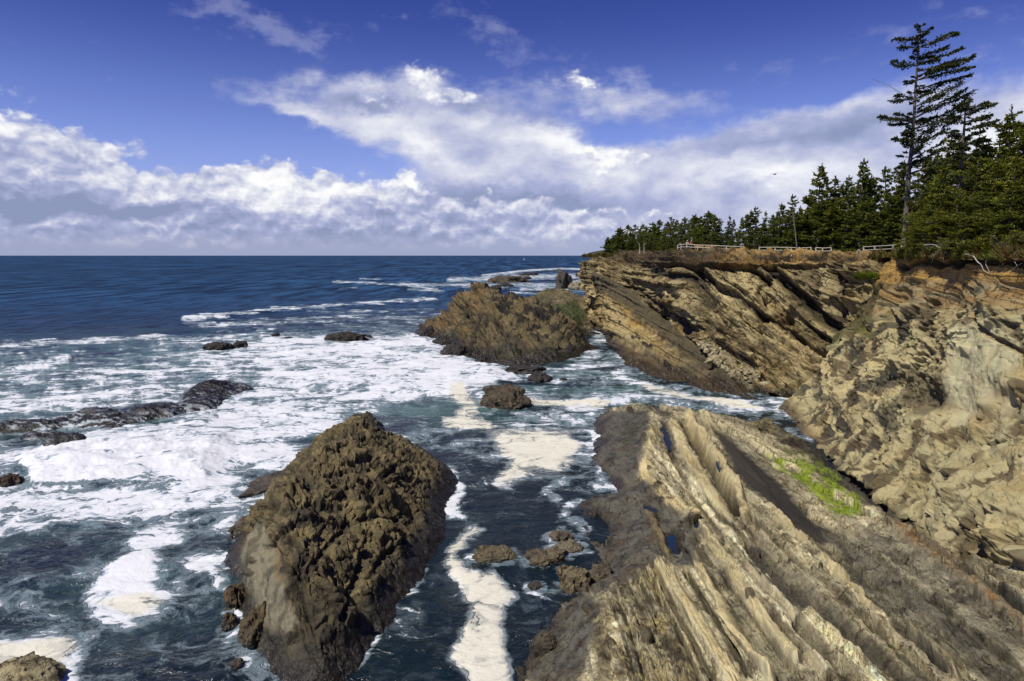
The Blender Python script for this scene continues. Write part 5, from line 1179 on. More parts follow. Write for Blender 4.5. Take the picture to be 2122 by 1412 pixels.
GND = None
def build_ground():
    """turf plateau behind the cliff edges"""
    global GND
    lip = [(1206,546,250,0),(1234,534,232,0),(1290,525,205,0),(1350,526,172,0),(1408,522,137,0),(1510,526,129,0),(1610,529,122,0),(1720,531,114,0),(1800,532,106,0),(1850,527,97,1),(1870,526,84,1),(1940,526,70,1),(2010,527,60,1),(2130,527,48,1),(2320,527,39,1),(2600,540,31,1)]
    L = np.array([PY(p[0], p[1], p[2]) for p in lip]); n = len(L)
    ang = np.interp(np.arange(n), [0, 4, 8, 9, n - 1], [80, 75, 60, 35, 5]); dr = np.stack([np.cos(np.radians(ang)), np.sin(np.radians(ang))], -1)
    ts = [-.6, 0.0, 1.2, 3, 6, 10, 18, 32, 60, 120, 300]
    net = []
    for t in ts:
        row = L.copy(); row[:, :2] += dr * t
        rise = np.interp(t, [-.6, 0, 1.2, 3, 10, 60, 300], [-.45, -.12, .05, .12, .30, 1.6, 5]); right = sst(38, 50, L[:, 0]) * sst(100, 80, L[:, 1])
        row[:, 2] = np.maximum(L[:, 2], 21.9) + rise + right * np.interp(t, [0, 3, 10, 60, 300], [0, .6, 1.6, 6, 20]); net.append(row)
    P = catmull(net, 130, 640)
    D = fbm(P, .35, 4, 301) * .35 + fbm(P, 1.5, 3, 302) * .12; P[..., 2] += D * np.clip(np.arange(130) / 130. * 3 + .25, 0, 1)[:, None]
    A = C(np.array([.085, .075, .03]), D); A = tint(A, np.array([.10, .12, .02]), sst(-.1, .25, fbm(P, .15, 3, 303)) * .8); A = tint(A, np.array([.11, .085, .055]), sst(.0, .3, fbm(P, .5, 4, 304)) * .7)
    m, t, b = new_mat('turf'); at = t.node('ShaderNodeAttribute', attribute_name='albedo').outputs['Color']; g = t.node('ShaderNodeNewGeometry').outputs['Position']
    nz = t.noise(g, 7.0, 5, .7); f = t.lin(nz, .3, .7, .45, 1.5); t.put(b.inputs['Base Color'], t.mix(1.0, at, t.vec(f, f, f), 'MULTIPLY')); b.inputs['Roughness'].default_value = .95
    t.link(bump(t, nz, .25), b.inputs['Normal'])
    o = grid_mesh('ground', P, m, {}, A); tag(o, kind='structure')
    GND = P.reshape(-1, 3)
def gz(x, y):
    k = np.argmin((GND[:, 0] - x) ** 2 + (GND[:, 1] - y) ** 2); return float(GND[k, 2])
def on_ground(px, Y, dz=0.0):
    x = (px - 1061) / FPX * Y * 1.0; p = np.array([x, Y, 22.5])
    for _ in range(3):      # the ray through px on the ground at distance Y
        b = cP; d = Y * cP - (p[2] - CAMH) * sP; p[0] = (px - 1061) / FPX * d; p[2] = gz(p[0], Y) + dz
    return p
def top_h(p, py):           # height needed at p to reach picture row py
    _, b, c = ray(1061, py); return CAMH + c / b * p[1] - p[2]

def turf_blades():
    """ragged grass, dead bracken and low scrub along the brink"""
    rs = np.random.RandomState(77); A = Acc()
    L = GND.reshape(130, 640, 3)
    n = 52000; u = rs.uniform(0, 639, n); v = np.abs(rs.normal(0, 1, n)) * 9 + 1; v = np.clip(v, 0, 60)
    i = v.astype(int); j = u.astype(int); fj = (u - j)[:, None]; fi = (v - i)[:, None]; j2 = np.minimum(j + 1, 639); i2 = np.minimum(i + 1, 129)
    P = (L[i, j] * (1 - fj) + L[i, j2] * fj) * (1 - fi) + (L[i2, j] * (1 - fj) + L[i2, j2] * fj) * fi
    near = P[:, 1] < 260
    P = P[near]; n = len(P)
    D = rs.normal(0, .5, (n, 3)) + [0, 0, 1.1]
    sz = rs.uniform(.15, .5, (n, 1)) * (1 + .8 * (fbm(P, .2, 2, 7)[:, None] > .1)); 
    f = np.clip(fbm(P, .25, 3, 9) * 1.5 + .5 + rs.normal(0, .25, n), 0, 1)[:, None]
    col = np.array([.13, .085, .04]) * (1 - f) + np.array([.085, .11, .02]) * f
    V, F, c = sprays(rs, P, D, sz, sz * .22, col, .2); A.add(V, F, c)
    o = A.build('grass', M_LEAF, None, False, True); tag(o, 'ragged grass and dry bracken along the brink of the cliff', 'grass', kind='stuff')

def build_forest():
    rs = np.random.RandomState(4)
    # prototypes: far ones are light, near ones dense
    for k in range(7): tree_proto('f%d' % k, seed=20 + k, H=8.0, R0=1.9 + 1.2 * rs.rand(), crown0=.06, dens=9, sz=.42, wind=.3, gap=.12 + .1 * rs.rand(), irregular=.6, whorl=.52)
    for k in range(6): tree_proto('m%d' % k, seed=40 + k, H=12.0, R0=2.2 + 2.2 * rs.rand(), crown0=.05, dens=10, sz=.40, wind=.25, gap=.28, irregular=.65, whorl=.60)
    for k in range(5): tree_proto('n%d' % k, seed=60 + k, H=12.0, R0=3.8 + 1.4 * rs.rand(), crown0=.03, dens=15, sz=.30, wind=.3, gap=.28, irregular=.65, whorl=.58, green=(np.array([.035, .048, .012]), np.array([.21, .23, .035])))
    G1 = 'spruces of the far clifftop wood'; G2 = 'spruces of the wood behind the fence'; G3 = 'spruces of the wood on the right'
    L1 = 'small dark spruce in the dense wood along the far clifftop'; L2 = 'dark green spruce in the dense wood behind the rail fence'; L3 = 'sunlit yellow-green spruce crowding the cliff edge at the right'
    far = [(1262,496,232),(1268,488,236),(1276,478,228),(1286,473,228),(1296,468,222),(1306,474,215),(1315,468,214),(1326,466,206),(1336,470,204),(1345,463,196),(1356,468,190),(1366,458,188),(1378,462,184),(1388,452,180),(1400,458,176),(1412,452,172),(1424,456,168),(1436,447,164),(1448,452,160),(1458,441,158),(1468,444,156)]
    for i, (px, py, Y) in enumerate(far):
        p = on_ground(px, Y); put_tree('f%d' % (i % 7), p, top_h(p, py), rs.uniform(0, .9), L1, G1, wide=rs.uniform(.9, 1.3))
        for r in range(2):
            q_ = px + rs.uniform(-7, 9); Y2 = Y - rs.uniform(6, 22); p = on_ground(q_, Y2)
            if p[1] < np.interp(q_, [1262, 1290, 1350, 1408, 1510], [222, 209, 176, 150, 146]): p = on_ground(q_, np.interp(q_, [1262, 1290, 1350, 1408, 1510], [222, 209, 176, 150, 146]) + 1)
            put_tree('f%d' % rs.randint(7), p, top_h(p, rs.uniform(490, 502)), rs.uniform(0, .9), L1, G1, wide=rs.uniform(1.1, 1.6))
    mid = [(1480,448,150),(1492,454,150),(1504,449,148),(1516,456,148),(1530,452,147),(1542,446,146),(1553,438,145),(1566,431,145),(1580,440,143),(1594,446,142),(1606,440,141),(1620,425,140),(1652,430,138),
           (1705,378,134),(1721,370,133),(1738,382,132),(1752,368,131),(1790,374,129),(1806,366,128),(1824,350,127),(1843,360,126),(1858,340,124),(1664,400,137),(1915,330,118),(1935,318,116)]
    for i, (px, py, Y) in enumerate(mid):
        p = on_ground(px, Y); put_tree('m%d' % (i % 6), p, top_h(p, py), rs.uniform(0, .9), L2, G2, wide=rs.uniform(.75, 1.05))
    for px, py, Y, k, lab in [(1635,406,132,'m1','pointed spruce rising just left of the bare leaning pole'), (1690,345,130,'m3','tall spruce with a ragged spire, tallest of the wood behind the fence'), (1776,338,129,'m4','slim spire-topped spruce halfway between the ragged spire and the lone giant')]:
        p = on_ground(px, Y); put_tree(k, p, top_h(p, py), .3, lab, None, wide=.85)
    for i in range(34):
        px = 1440 + i * 12.6 + rs.uniform(-5, 5); Y = np.interp(px, [1440, 1600, 1750, 1860], [143, 133, 122, 112]) + rs.uniform(-2, 3); p = on_ground(px, Y)
        if abs(px - 1873) < 12: continue
        put_tree('m%d' % rs.randint(6), p, top_h(p, np.interp(px, [1440, 1560, 1650, 1700, 1860], [482, 476, 452, 425, 405]) + rs.uniform(-14, 26)), rs.uniform(0, .9), L2, G2, wide=rs.uniform(1.1, 1.7))
    right = [(1965,285,92),(1995,300,88),(2030,300,86),(2052,262,92),(2082,228,90),(2100,262,84),(2122,250,82),(2150,235,80),(2180,240,78),(2220,230,76),(1935,360,94),(1950,330,96),(2015,330,80),(2060,330,76),(2095,320,72),(2135,300,70),(2175,290,68),(1905,400,98),(2250,280,66),(2300,240,66)]
    for i, (px, py, Y) in enumerate(right):
        p = on_ground(px, Y); put_tree('n%d' % (i % 5), p, top_h(p, py), rs.uniform(0, .9), L3, G3, wide=rs.uniform(.8, 1.1))
    low = [(1920,430,90),(1945,440,86),(1975,410,80),(2005,430,76),(2035,400,73),(2065,420,70),(2090,395,66),(2120,410,63),(2150,380,62),(1900,450,92),(1925,465,86),(1960,458,82),(1985,470,79),(2015,462,76),(2060,452,71),(2085,462,68),(2130,450,62),(1945,478,84),(2045,480,73),(2110,478,66),(2040,465,71),(2105,455,63),(2200,380,58),(2250,400,54)]
    for i, (px, py, Y) in enumerate(low):
        Y = np.interp(px, [1870,1940,2010,2130,2320], [84,70,60,48,39]) + 3 + (i % 3) * 2.5; p = on_ground(px, Y); put_tree('n%d' % rs.randint(5), p, top_h(p, py), rs.uniform(0, .9), 'young low spruce in the undergrowth at the right cliff edge', 'young spruces at the right cliff edge', wide=rs.uniform(1.3, 1.9))
    for k, (r, c, w, H0) in list(PROTO.items()):
        if not r['_used']:
            for o in (c, w, r): bpy.data.objects.remove(o)
        elif '_used' in r: pass
    for o in bpy.data.objects:
        if '_used' in o: del o['_used']

def traced_tree(name, px0, py0, Y, trunk, limbs, label, dead=(), r0=.42, dens=16, sz=.33, seed=9):
    """a tree whose limbs follow the photograph; depth is spread at random around the trunk"""
    rs = np.random.RandomState(seed); leaf, wood = Acc(), Acc()
    g = on_ground(px0, Y); root = empty(name, g)
    T = np.array([PY(x, y, Y) for x, y in trunk]) - g; T[0, 2] = min(T[0, 2], -.3); n = len(T)
    t = np.linspace(0, 1, n); V, F = tube(T, r0 * (1 - t) ** 1.0 + .03, 9); wood.add(V, F)
    tz = T[:, 2]
    for (x0, y0, x1, y1, dn) in limbs:
        for rep in range(2):
            a = PY(x0, y0, Y) - g; a[0] = np.interp(a[2], tz, T[:, 0]); e = PY(x1, y1, Y) - g
            dv = e - a; Lx = np.linalg.norm(dv)
            if rep: dv = dv * rs.uniform(.35, .8); dv[2] += rs.uniform(-.1, .15) * Lx
            L = np.linalg.norm(dv); dv[1] += rs.choice([-1, 1]) * L * (rs.uniform(.05, .35) if not rep else rs.uniform(.5, 1.1))
            L = np.linalg.norm(dv); d = dv / L
            bough(rs, leaf, wood, a, d, L, .035 + .012 * L, -.06, dens * dn, sz, .30 if dn < 1 else .16, -.04, (np.array([.028, .038, .016]), np.array([.085, .10, .03])))
    # short inner boughs all along the stem
    for z in np.arange(tz[-1] * .38, tz[-1], .75):
        for _ in range(2):
            a_ = rs.uniform(0, 6.28); f = z / tz[-1]; L = (.9 + 1.5 * (1 - f)) * rs.uniform(.4, 1); d = np.array([math.cos(a_), math.sin(a_), .25]); d /= np.linalg.norm(d)
            bough(rs, leaf, wood, np.array([np.interp(z, tz, T[:, 0]), 0, z]), d, L, .03, 0, dens * .8, sz, .3, 0, (np.array([.028, .038, .016]), np.array([.085, .10, .03])))
    for (x0, y0, x1, y1) in dead:
        a = PY(x0, y0, Y) - g; e = PY(x1, y1, Y) - g; e[1] += rs.uniform(-1, 1); mids = [a + (e - a) * s + [0, 0, math.sin(s * 3.14) * .05 * np.linalg.norm(e - a)] for s in np.linspace(0, 1, 6)]
        V, F = tube(mids, np.linspace(.05, .012, 6), 5); wood.add(V, F)
        for s in (.4, .6, .8):
            b0 = a + (e - a) * s; b1 = b0 + (e - a) * .16 + rs.normal(0, .25, 3); V, F = tube([b0, (b0 + b1) / 2 + [0, 0, .05], b1], [.018, .012, .006], 4); wood.add(V, F)
    leaf.build('crown', M_LEAF, root, False, True); wood.build('trunk', M_BARK, root)
    tag(root, label, 'tree'); return root

def crop6(x, y): return 1700 + x * .3966, y * .3966
def build_hero():
    tk = [crop6(*p) for p in [(436,1300),(445,1180),(452,1050),(462,900),(478,760),(490,600),(498,450),(508,300),(512,200),(514,138)]]
    raw = [(512,160,500,135,1),(512,190,570,168,1),(510,210,390,206,1.1),(506,250,398,252,1.1),(515,215,545,180,1),(518,252,690,176,1),(515,300,690,236,1.3),(515,335,722,272,1.1),(500,345,355,332,1.1),(510,300,470,300,1),(510,375,745,324,1.2),
           (508,420,750,374,1.3),(505,470,765,408,1.3),(500,430,440,430,1),(492,520,372,512,1.2),(500,560,700,470,1.1),(498,620,808,482,1.1),(495,680,780,522,1.2),(478,640,308,612,1.6),(480,635,400,590,1.2),(488,700,450,655,1),(490,740,720,590,1.0),
           (472,760,368,732,1.4),(474,745,420,700,1.2),(488,790,690,664,1.0),(486,840,640,736,.9),(480,880,600,800,1.1),(470,850,400,880,.8),(470,920,360,900,.5),(470,910,700,850,1.0),(500,520,640,440,1),(500,400,640,350,1),(486,820,540,730,1.2),(500,590,590,560,1.2),(495,650,600,610,1.2),(470,960,560,930,1.0),(460,1000,380,1010,1),(460,1040,600,1060,1)]
    limbs = [(*crop6(a, b), *crop6(c, d), e) for a, b, c, d, e in raw]
    dead = [(*crop6(*p[:2]), *crop6(*p[2:])) for p in [(492,540,285,400),(500,600,786,416),(470,900,390,890),(475,905,560,880)]]
    traced_tree('tall_spruce_tree', 1873, 518, 100, tk, limbs, 'tallest tree, lone wind-combed spruce standing far above the others with long limbs to the right', dead, .40, 13, .33, 9)
    tk = [(x, y) for x, y in [(1984,500),(1987,440),(1990,380),(1993,330),(1997,280),(2000,235),(2002,208)]]
    raw = [(735,560,790,520,1.2),(740,570,860,545,1.3),(745,600,925,540,1.5),(745,640,915,600,1.4),(745,680,890,640,1.2),(745,720,880,680,1.1),(740,590,690,560,1),(738,640,660,620,1),(738,700,640,690,1.1),(735,760,600,790,1.0),(742,760,870,740,1.1),(740,820,850,800,1),(735,830,610,850,1),(732,880,640,900,1),(738,900,850,880,1),(730,940,640,960,1)]
    limbs = [(*crop6(a + 20, b), *crop6(c, d), e) for a, b, c, d, e in raw]
    traced_tree('leaning_spruce_tree', 1984, 505, 84, tk, limbs, 'second tallest spruce, spreading flat-topped crown just right of the lone giant', [(*crop6(735,860), *crop6(640,930))], .36, 15, .32, 12)

def dead_shrub(px, Y, w, h, seed, label, group=None, dz=0, n=30):
    rs = np.random.RandomState(seed); g = on_ground(px, Y, dz); A = Acc()
    for _ in range(n):
        a = rs.uniform(0, 6.28); r = rs.uniform(.2, 1); e = np.array([math.cos(a) * w * r, math.sin(a) * w * r * .7, h * rs.uniform(.3, 1)]); m_ = e * .5 + rs.normal(0, .15 * w, 3)
        b = np.array([math.cos(a), math.sin(a), 0]) * .15 * w
        V, F = tube([b * .2, m_ * .6 + b, m_, e], [.035, .028, .018, .006], 4); A.add(V, F)
        for s in range(3):
            q_ = m_ + (e - m_) * rs.uniform(0, 1); e2 = q_ + rs.normal(0, .22 * w, 3) + [0, 0, .1]; V, F = tube([q_, (q_ + e2) / 2, e2], [.012, .008, .004], 3); A.add(V, F)
    o = A.build('dead_shrub', M_TWIG); o.location = g; return tag(o, label, 'shrub', group)
def green_bush(loc, w, h, seed, label, n=900, green=None, group=None):
    rs = np.random.RandomState(seed); A = Acc()
    v = rs.normal(0, 1, (n, 3)); v /= np.linalg.norm(v, axis=1, keepdims=True); v[:, 2] = np.abs(v[:, 2]); r = rs.uniform(.5, 1, (n, 1)) * (1 + .25 * fbm(v, 2.0, 2, seed)[:, None] * 2)
    P = v * r * [w, w * .8, h]; g = green or (np.array([.03, .045, .010]), np.array([.12, .14, .018])); k = np.clip(v[:, 2:3] * .5 + rs.normal(.2, .3, (n, 1)), 0, 1)
    V, F, c = sprays(rs, P, v + [0, 0, .4], .26, .08, g[0] + (g[1] - g[0]) * k); A.add(V, F, c)
    root = empty('bush', loc); A.build('foliage', M_LEAF, root, False, True)
    B = Acc()
    for i in range(7):
        e = P[rs.randint(n)] * .8; V, F = tube([[0, 0, -.2], e * .5, e], [.04, .025, .01], 4); B.add(V, F)
    B.build('stem', M_TWIG, root); return tag(root, label, 'bush', group)
def roots(pts3, r, name, label, cat, extra=()):
    A = Acc()
    for P, rr in [(pts3, r)] + list(extra):
        P = np.array(P); t = np.linspace(0, 1, len(P)); tt = np.linspace(0, 1, 14); Q = np.stack([np.interp(tt, t, P[:, k]) for k in range(3)], -1); Q = Q + fbm(Q, 1.3, 3, 5)[:, None] * .12
        V, F = tube(Q, rr * (1 - .75 * tt), 6); A.add(V, F)
    o = A.build(name, M_DEAD); return tag(o, label, cat)

# ------------------------------------------------------------------ small things
def plain(name, c, rough=.7, nz=.25, sc=9):
    m, t, b = new_mat(name); g = t.node('ShaderNodeTexCoord').outputs['Object']; n = t.noise(g, sc, 4, .6); f = t.lin(n, .3, .7, 1 - nz, 1 + nz)
    t.put(b.inputs['Base Color'], t.mix(1.0, (*c, 1), t.vec(f, f, f), 'MULTIPLY')); b.inputs['Roughness'].default_value = rough; return m
def box(A, c, s, rz=0.0, bev=.0):
    x, y, z = np.array(s) / 2.0; V = np.array([[-x,-y,-z],[x,-y,-z],[x,y,-z],[-x,y,-z],[-x,-y,z],[x,-y,z],[x,y,z],[-x,y,z]])
    cr, sr = math.cos(rz), math.sin(rz); V = np.stack([V[:, 0] * cr - V[:, 1] * sr, V[:, 0] * sr + V[:, 1] * cr, V[:, 2]], -1) + np.array(c)
    A.add(V, np.array([[0,3,2,1],[4,5,6,7],[0,1,5,4],[1,2,6,5],[2,3,7,6],[3,0,4,7]]))
M_RAIL = plain('weathered_rail', (.50, .46, .36)); M_BENCH = plain('bench_timber', (.42, .27, .12)); M_SKIN = plain('skin', (.50, .28, .19), nz=.05)
M_RED = plain('red_cloth', (.55, .07, .06), nz=.1); M_WHITE = plain('white_cloth', (.78, .76, .72), nz=.05); M_NAVY = plain('navy_cloth', (.035, .04, .09), nz=.1); M_CREAM = plain('cream_cloth', (.62, .55, .40), nz=.1)
M_FEATH = plain('grey_feathers', (.30, .31, .34), nz=.15)
def fence(posts, rails, label, ztop=1.12, over=(0, 0)):
    P = [on_ground(px, Y, .3) for px, Y in posts]; root = empty('rail_fence', P[0]); o0 = P[0]
    for p in P:
        A = Acc(); box(A, (0, 0, ztop / 2 - .2), (.17, .17, ztop + .4)); V = A.V[0]; V[4:, :2] *= .92; w = A.build('post', M_RAIL, root, False); w.location = p - o0
    for zr in rails:
        for a, b in zip(P[:-1], P[1:]):
            A = Acc(); a_, b_ = a - o0 + [0, -.11, zr], b - o0 + [0, -.11, zr]; V, F = tube([a_, (a_ + b_) / 2 + [0, 0, -.015], b_], [.062, .066, .06], 6); A.add(V, F); A.build('rail', M_RAIL, root, True)
    return tag(root, label, 'fence', 'rail fences along the cliff path')
def bench(px, Y, w, label):
    p = on_ground(px, Y, .3); root = empty('park_bench', p)
    A = Acc(); box(A, (0, .0, .45), (w, .42, .05)); box(A, (0, -.0, .392), (w * .96, .10, .05)); A.build('seat', M_BENCH, root, False)
    A = Acc(); [box(A, (0, .24 + .01 * i, .62 + .16 * i), (w, .05, .13)) for i in range(3)]; A.build('backrest', M_BENCH, root, False)
    for s in (-1, 1):
        A = Acc(); box(A, (s * w * .4, 0, .18), (.10, .38, .42)); box(A, (s * w * .4, .29, .45), (.08, .06, .95)); A.build('leg', M_BENCH, root, False)
    return tag(root, label, 'bench', 'benches behind the rail fence')
def skin_obj(name, verts, edges, rad, mat, parent=None):
    me = bpy.data.meshes.new(name); me.from_pydata([tuple(v) for v in verts], edges, []); me.materials.append(mat)
    o = bpy.data.objects.new(name, me); COL.objects.link(o)
    if parent is not None: o.parent = parent
    o.modifiers.new('skin', 'SKIN'); sk = me.skin_vertices[0].data
    for i, r in enumerate(rad): sk[i].radius = (r, r) if np.isscalar(r) else r
    sk[0].use_root = True; s = o.modifiers.new('sub', 'SUBSURF'); s.levels = 2; s.render_levels = 2
    for p in me.polygons: p.use_smooth = True
    return o
def person(px, Y, rz, shirt, hat, trousers, label, lean=.18, dz=.3, s=1.0):
    p = on_ground(px, Y, dz); root = empty('person', p, rz); root.scale = (s,) * 3
    L = lean
    v = [(0,0,.95),(0,L*.4,1.15),(0,L,1.42),(0,L*1.25,1.52),(0,L*1.5,1.60),(0,L*1.55,1.72),
         (.10,0,.90),(.12,.02,.50),(.12,-.02,.09),(.12,.14,.04),(-.10,0,.90),(-.13,.0,.50),(-.13,-.04,.09),(-.13,.12,.04),
         (.18,L,1.40),(.25,L+.10,1.15),(.20,L+.38,1.10),(.16,L+.47,1.10),(-.18,L,1.40),(-.26,L+.08,1.15),(-.20,L+.36,1.10),(-.16,L+.45,1.10)]
    e = [(0,1),(1,2),(2,3),(3,4),(4,5),(0,6),(6,7),(7,8),(8,9),(0,10),(10,11),(11,12),(12,13),(2,14),(14,15),(15,16),(16,17),(2,18),(18,19),(19,20),(20,21)]
    r = [.14,.14,.15,.055,.095,.09,.095,.065,.045,.04,.095,.065,.045,.04,.065,.045,.035,.03,.065,.045,.035,.03]
    skin_obj('person_body', v, e, r, M_SKIN, root)
    skin_obj('shirt', [v[i] for i in (0,1,2,14,15,18,19)], [(0,1),(1,2),(2,3),(3,4),(2,5),(5,6)], [.155,.155,.165,.085,.06,.085,.06], shirt, root)
    skin_obj('trousers', [v[i] for i in (0,6,7,8,10,11,12)], [(0,1),(1,2),(2,3),(0,4),(4,5),(5,6)], [.155,.115,.085,.065,.115,.085,.065], trousers, root)
    A = Acc(); hx = np.array(v[5]); Vi, Fi = ico(2); Vh = Vi * [.115, .125, .09] + hx + [0, -.005, .03]; A.add(Vh, Fi)
    t = np.linspace(0, 6.283, 16, endpoint=False); ringv = np.stack([.15 * np.cos(t), .17 * np.sin(t) + .02, 0 * t + .03], -1) + hx; Vb = np.r_[ringv, ringv * 1 + [0, 0, .015], [hx + [0, 0, .03]], [hx + [0, 0, .05]]]
    Fb = np.array([[i, (i + 1) % 16, 32] for i in range(16)] + [[16 + i, 16 + (i + 1) % 16, 33] for i in range(16)]); A.add(Vb, Fb); A.build('hat', hat, root)
    return tag(root, label, 'person')
def gull():
    p = PY(1605, 361.5, 95); A = Acc()
    prof = [(-.30,.012),(-.22,.05),(-.08,.085),(.08,.09),(.2,.06),(.28,.045),(.34,.035),(.40,.012)]
    V, F = tube([(0, y, .02 * math.sin(y * 4)) for y, _ in prof], [r for _, r in prof], 8); root = empty('gull', p, R(-60)); A.add(V, F); A.build('gull_body', M_FEATH, root)
    for s in (-1, 1):
        A = Acc(); sp = np.linspace(0, 1, 9); x = s * sp * .78; z = .17 * np.sin(np.minimum(sp * 2.4, 2.4)) - .26 * np.clip(sp - .45, 0, 1); ch = .15 * (1 - sp ** 2.2) + .012; sw = -.16 * np.clip(sp - .4, 0, 1)
        Vt = np.concatenate([np.stack([x, ch * .45 + sw, z + .008], -1), np.stack([x, 0 * x + sw, z + .02 * (1 - sp) + .012], -1), np.stack([x, -ch * .75 + sw, z], -1), np.stack([x, 0 * x + sw, z - .006], -1)])
        F = [[a * 9 + i, a * 9 + i + 1, ((a + 1) % 4) * 9 + i + 1, ((a + 1) % 4) * 9 + i] for a in range(4) for i in range(8)]; A.add(Vt, np.array(F)); A.build('wing', M_FEATH, root)
    A = Acc(); A.add(np.array([[0,-.26,.01],[.07,-.42,0],[-.07,-.42,0],[0,-.30,-.02]]), np.array([[0,1,2],[3,2,1],[0,3,1],[0,2,3]])); A.build('tail', M_FEATH, root)
    return tag(root, 'grey gull gliding with bent wings against the pale cloud', 'bird')
def sail_boat():
    p = PZ(1086, 538.5, 0.); root = empty('fishing_boat', p, R(20))
    s = 14.0; n = 12; t = np.linspace(-1, 1, n); w = .16 * (1 - np.clip(t, 0, 1) ** 2.2) * s; V = []
    for i in range(n): V += [(-w[i], t[i] * s * .5, .09 * s + .05 * s * max(t[i], 0) ** 2), (-w[i] * .5, t[i] * s * .48, -.02 * s), (w[i] * .5, t[i] * s * .48, -.02 * s), (w[i], t[i] * s * .5, .09 * s + .05 * s * max(t[i], 0) ** 2)]
    F = [[i * 4 + a, i * 4 + (a + 1) % 4, i * 4 + 4 + (a + 1) % 4, i * 4 + 4 + a] for i in range(n - 1) for a in range(4)] + [[0, 1, 2, 3]]
    A = Acc(); A.add(np.array(V), np.array(F)); A.build('hull', M_WHITE, root)
    A = Acc(); box(A, (0, .05 * s, .16 * s), (.18 * s, .26 * s, .17 * s)); box(A, (0, .05 * s, .26 * s), (.2 * s, .29 * s, .02 * s)); A.build('cabin', M_WHITE, root, False)
    A = Acc(); V_, F_ = tube([(0, -.1 * s, .1 * s), (0, -.1 * s, .75 * s)], [.18, .1], 6); A.add(V_, F_); A.build('mast', M_WHITE, root)
    return tag(root, 'tiny white boat far out on the horizon', 'boat')

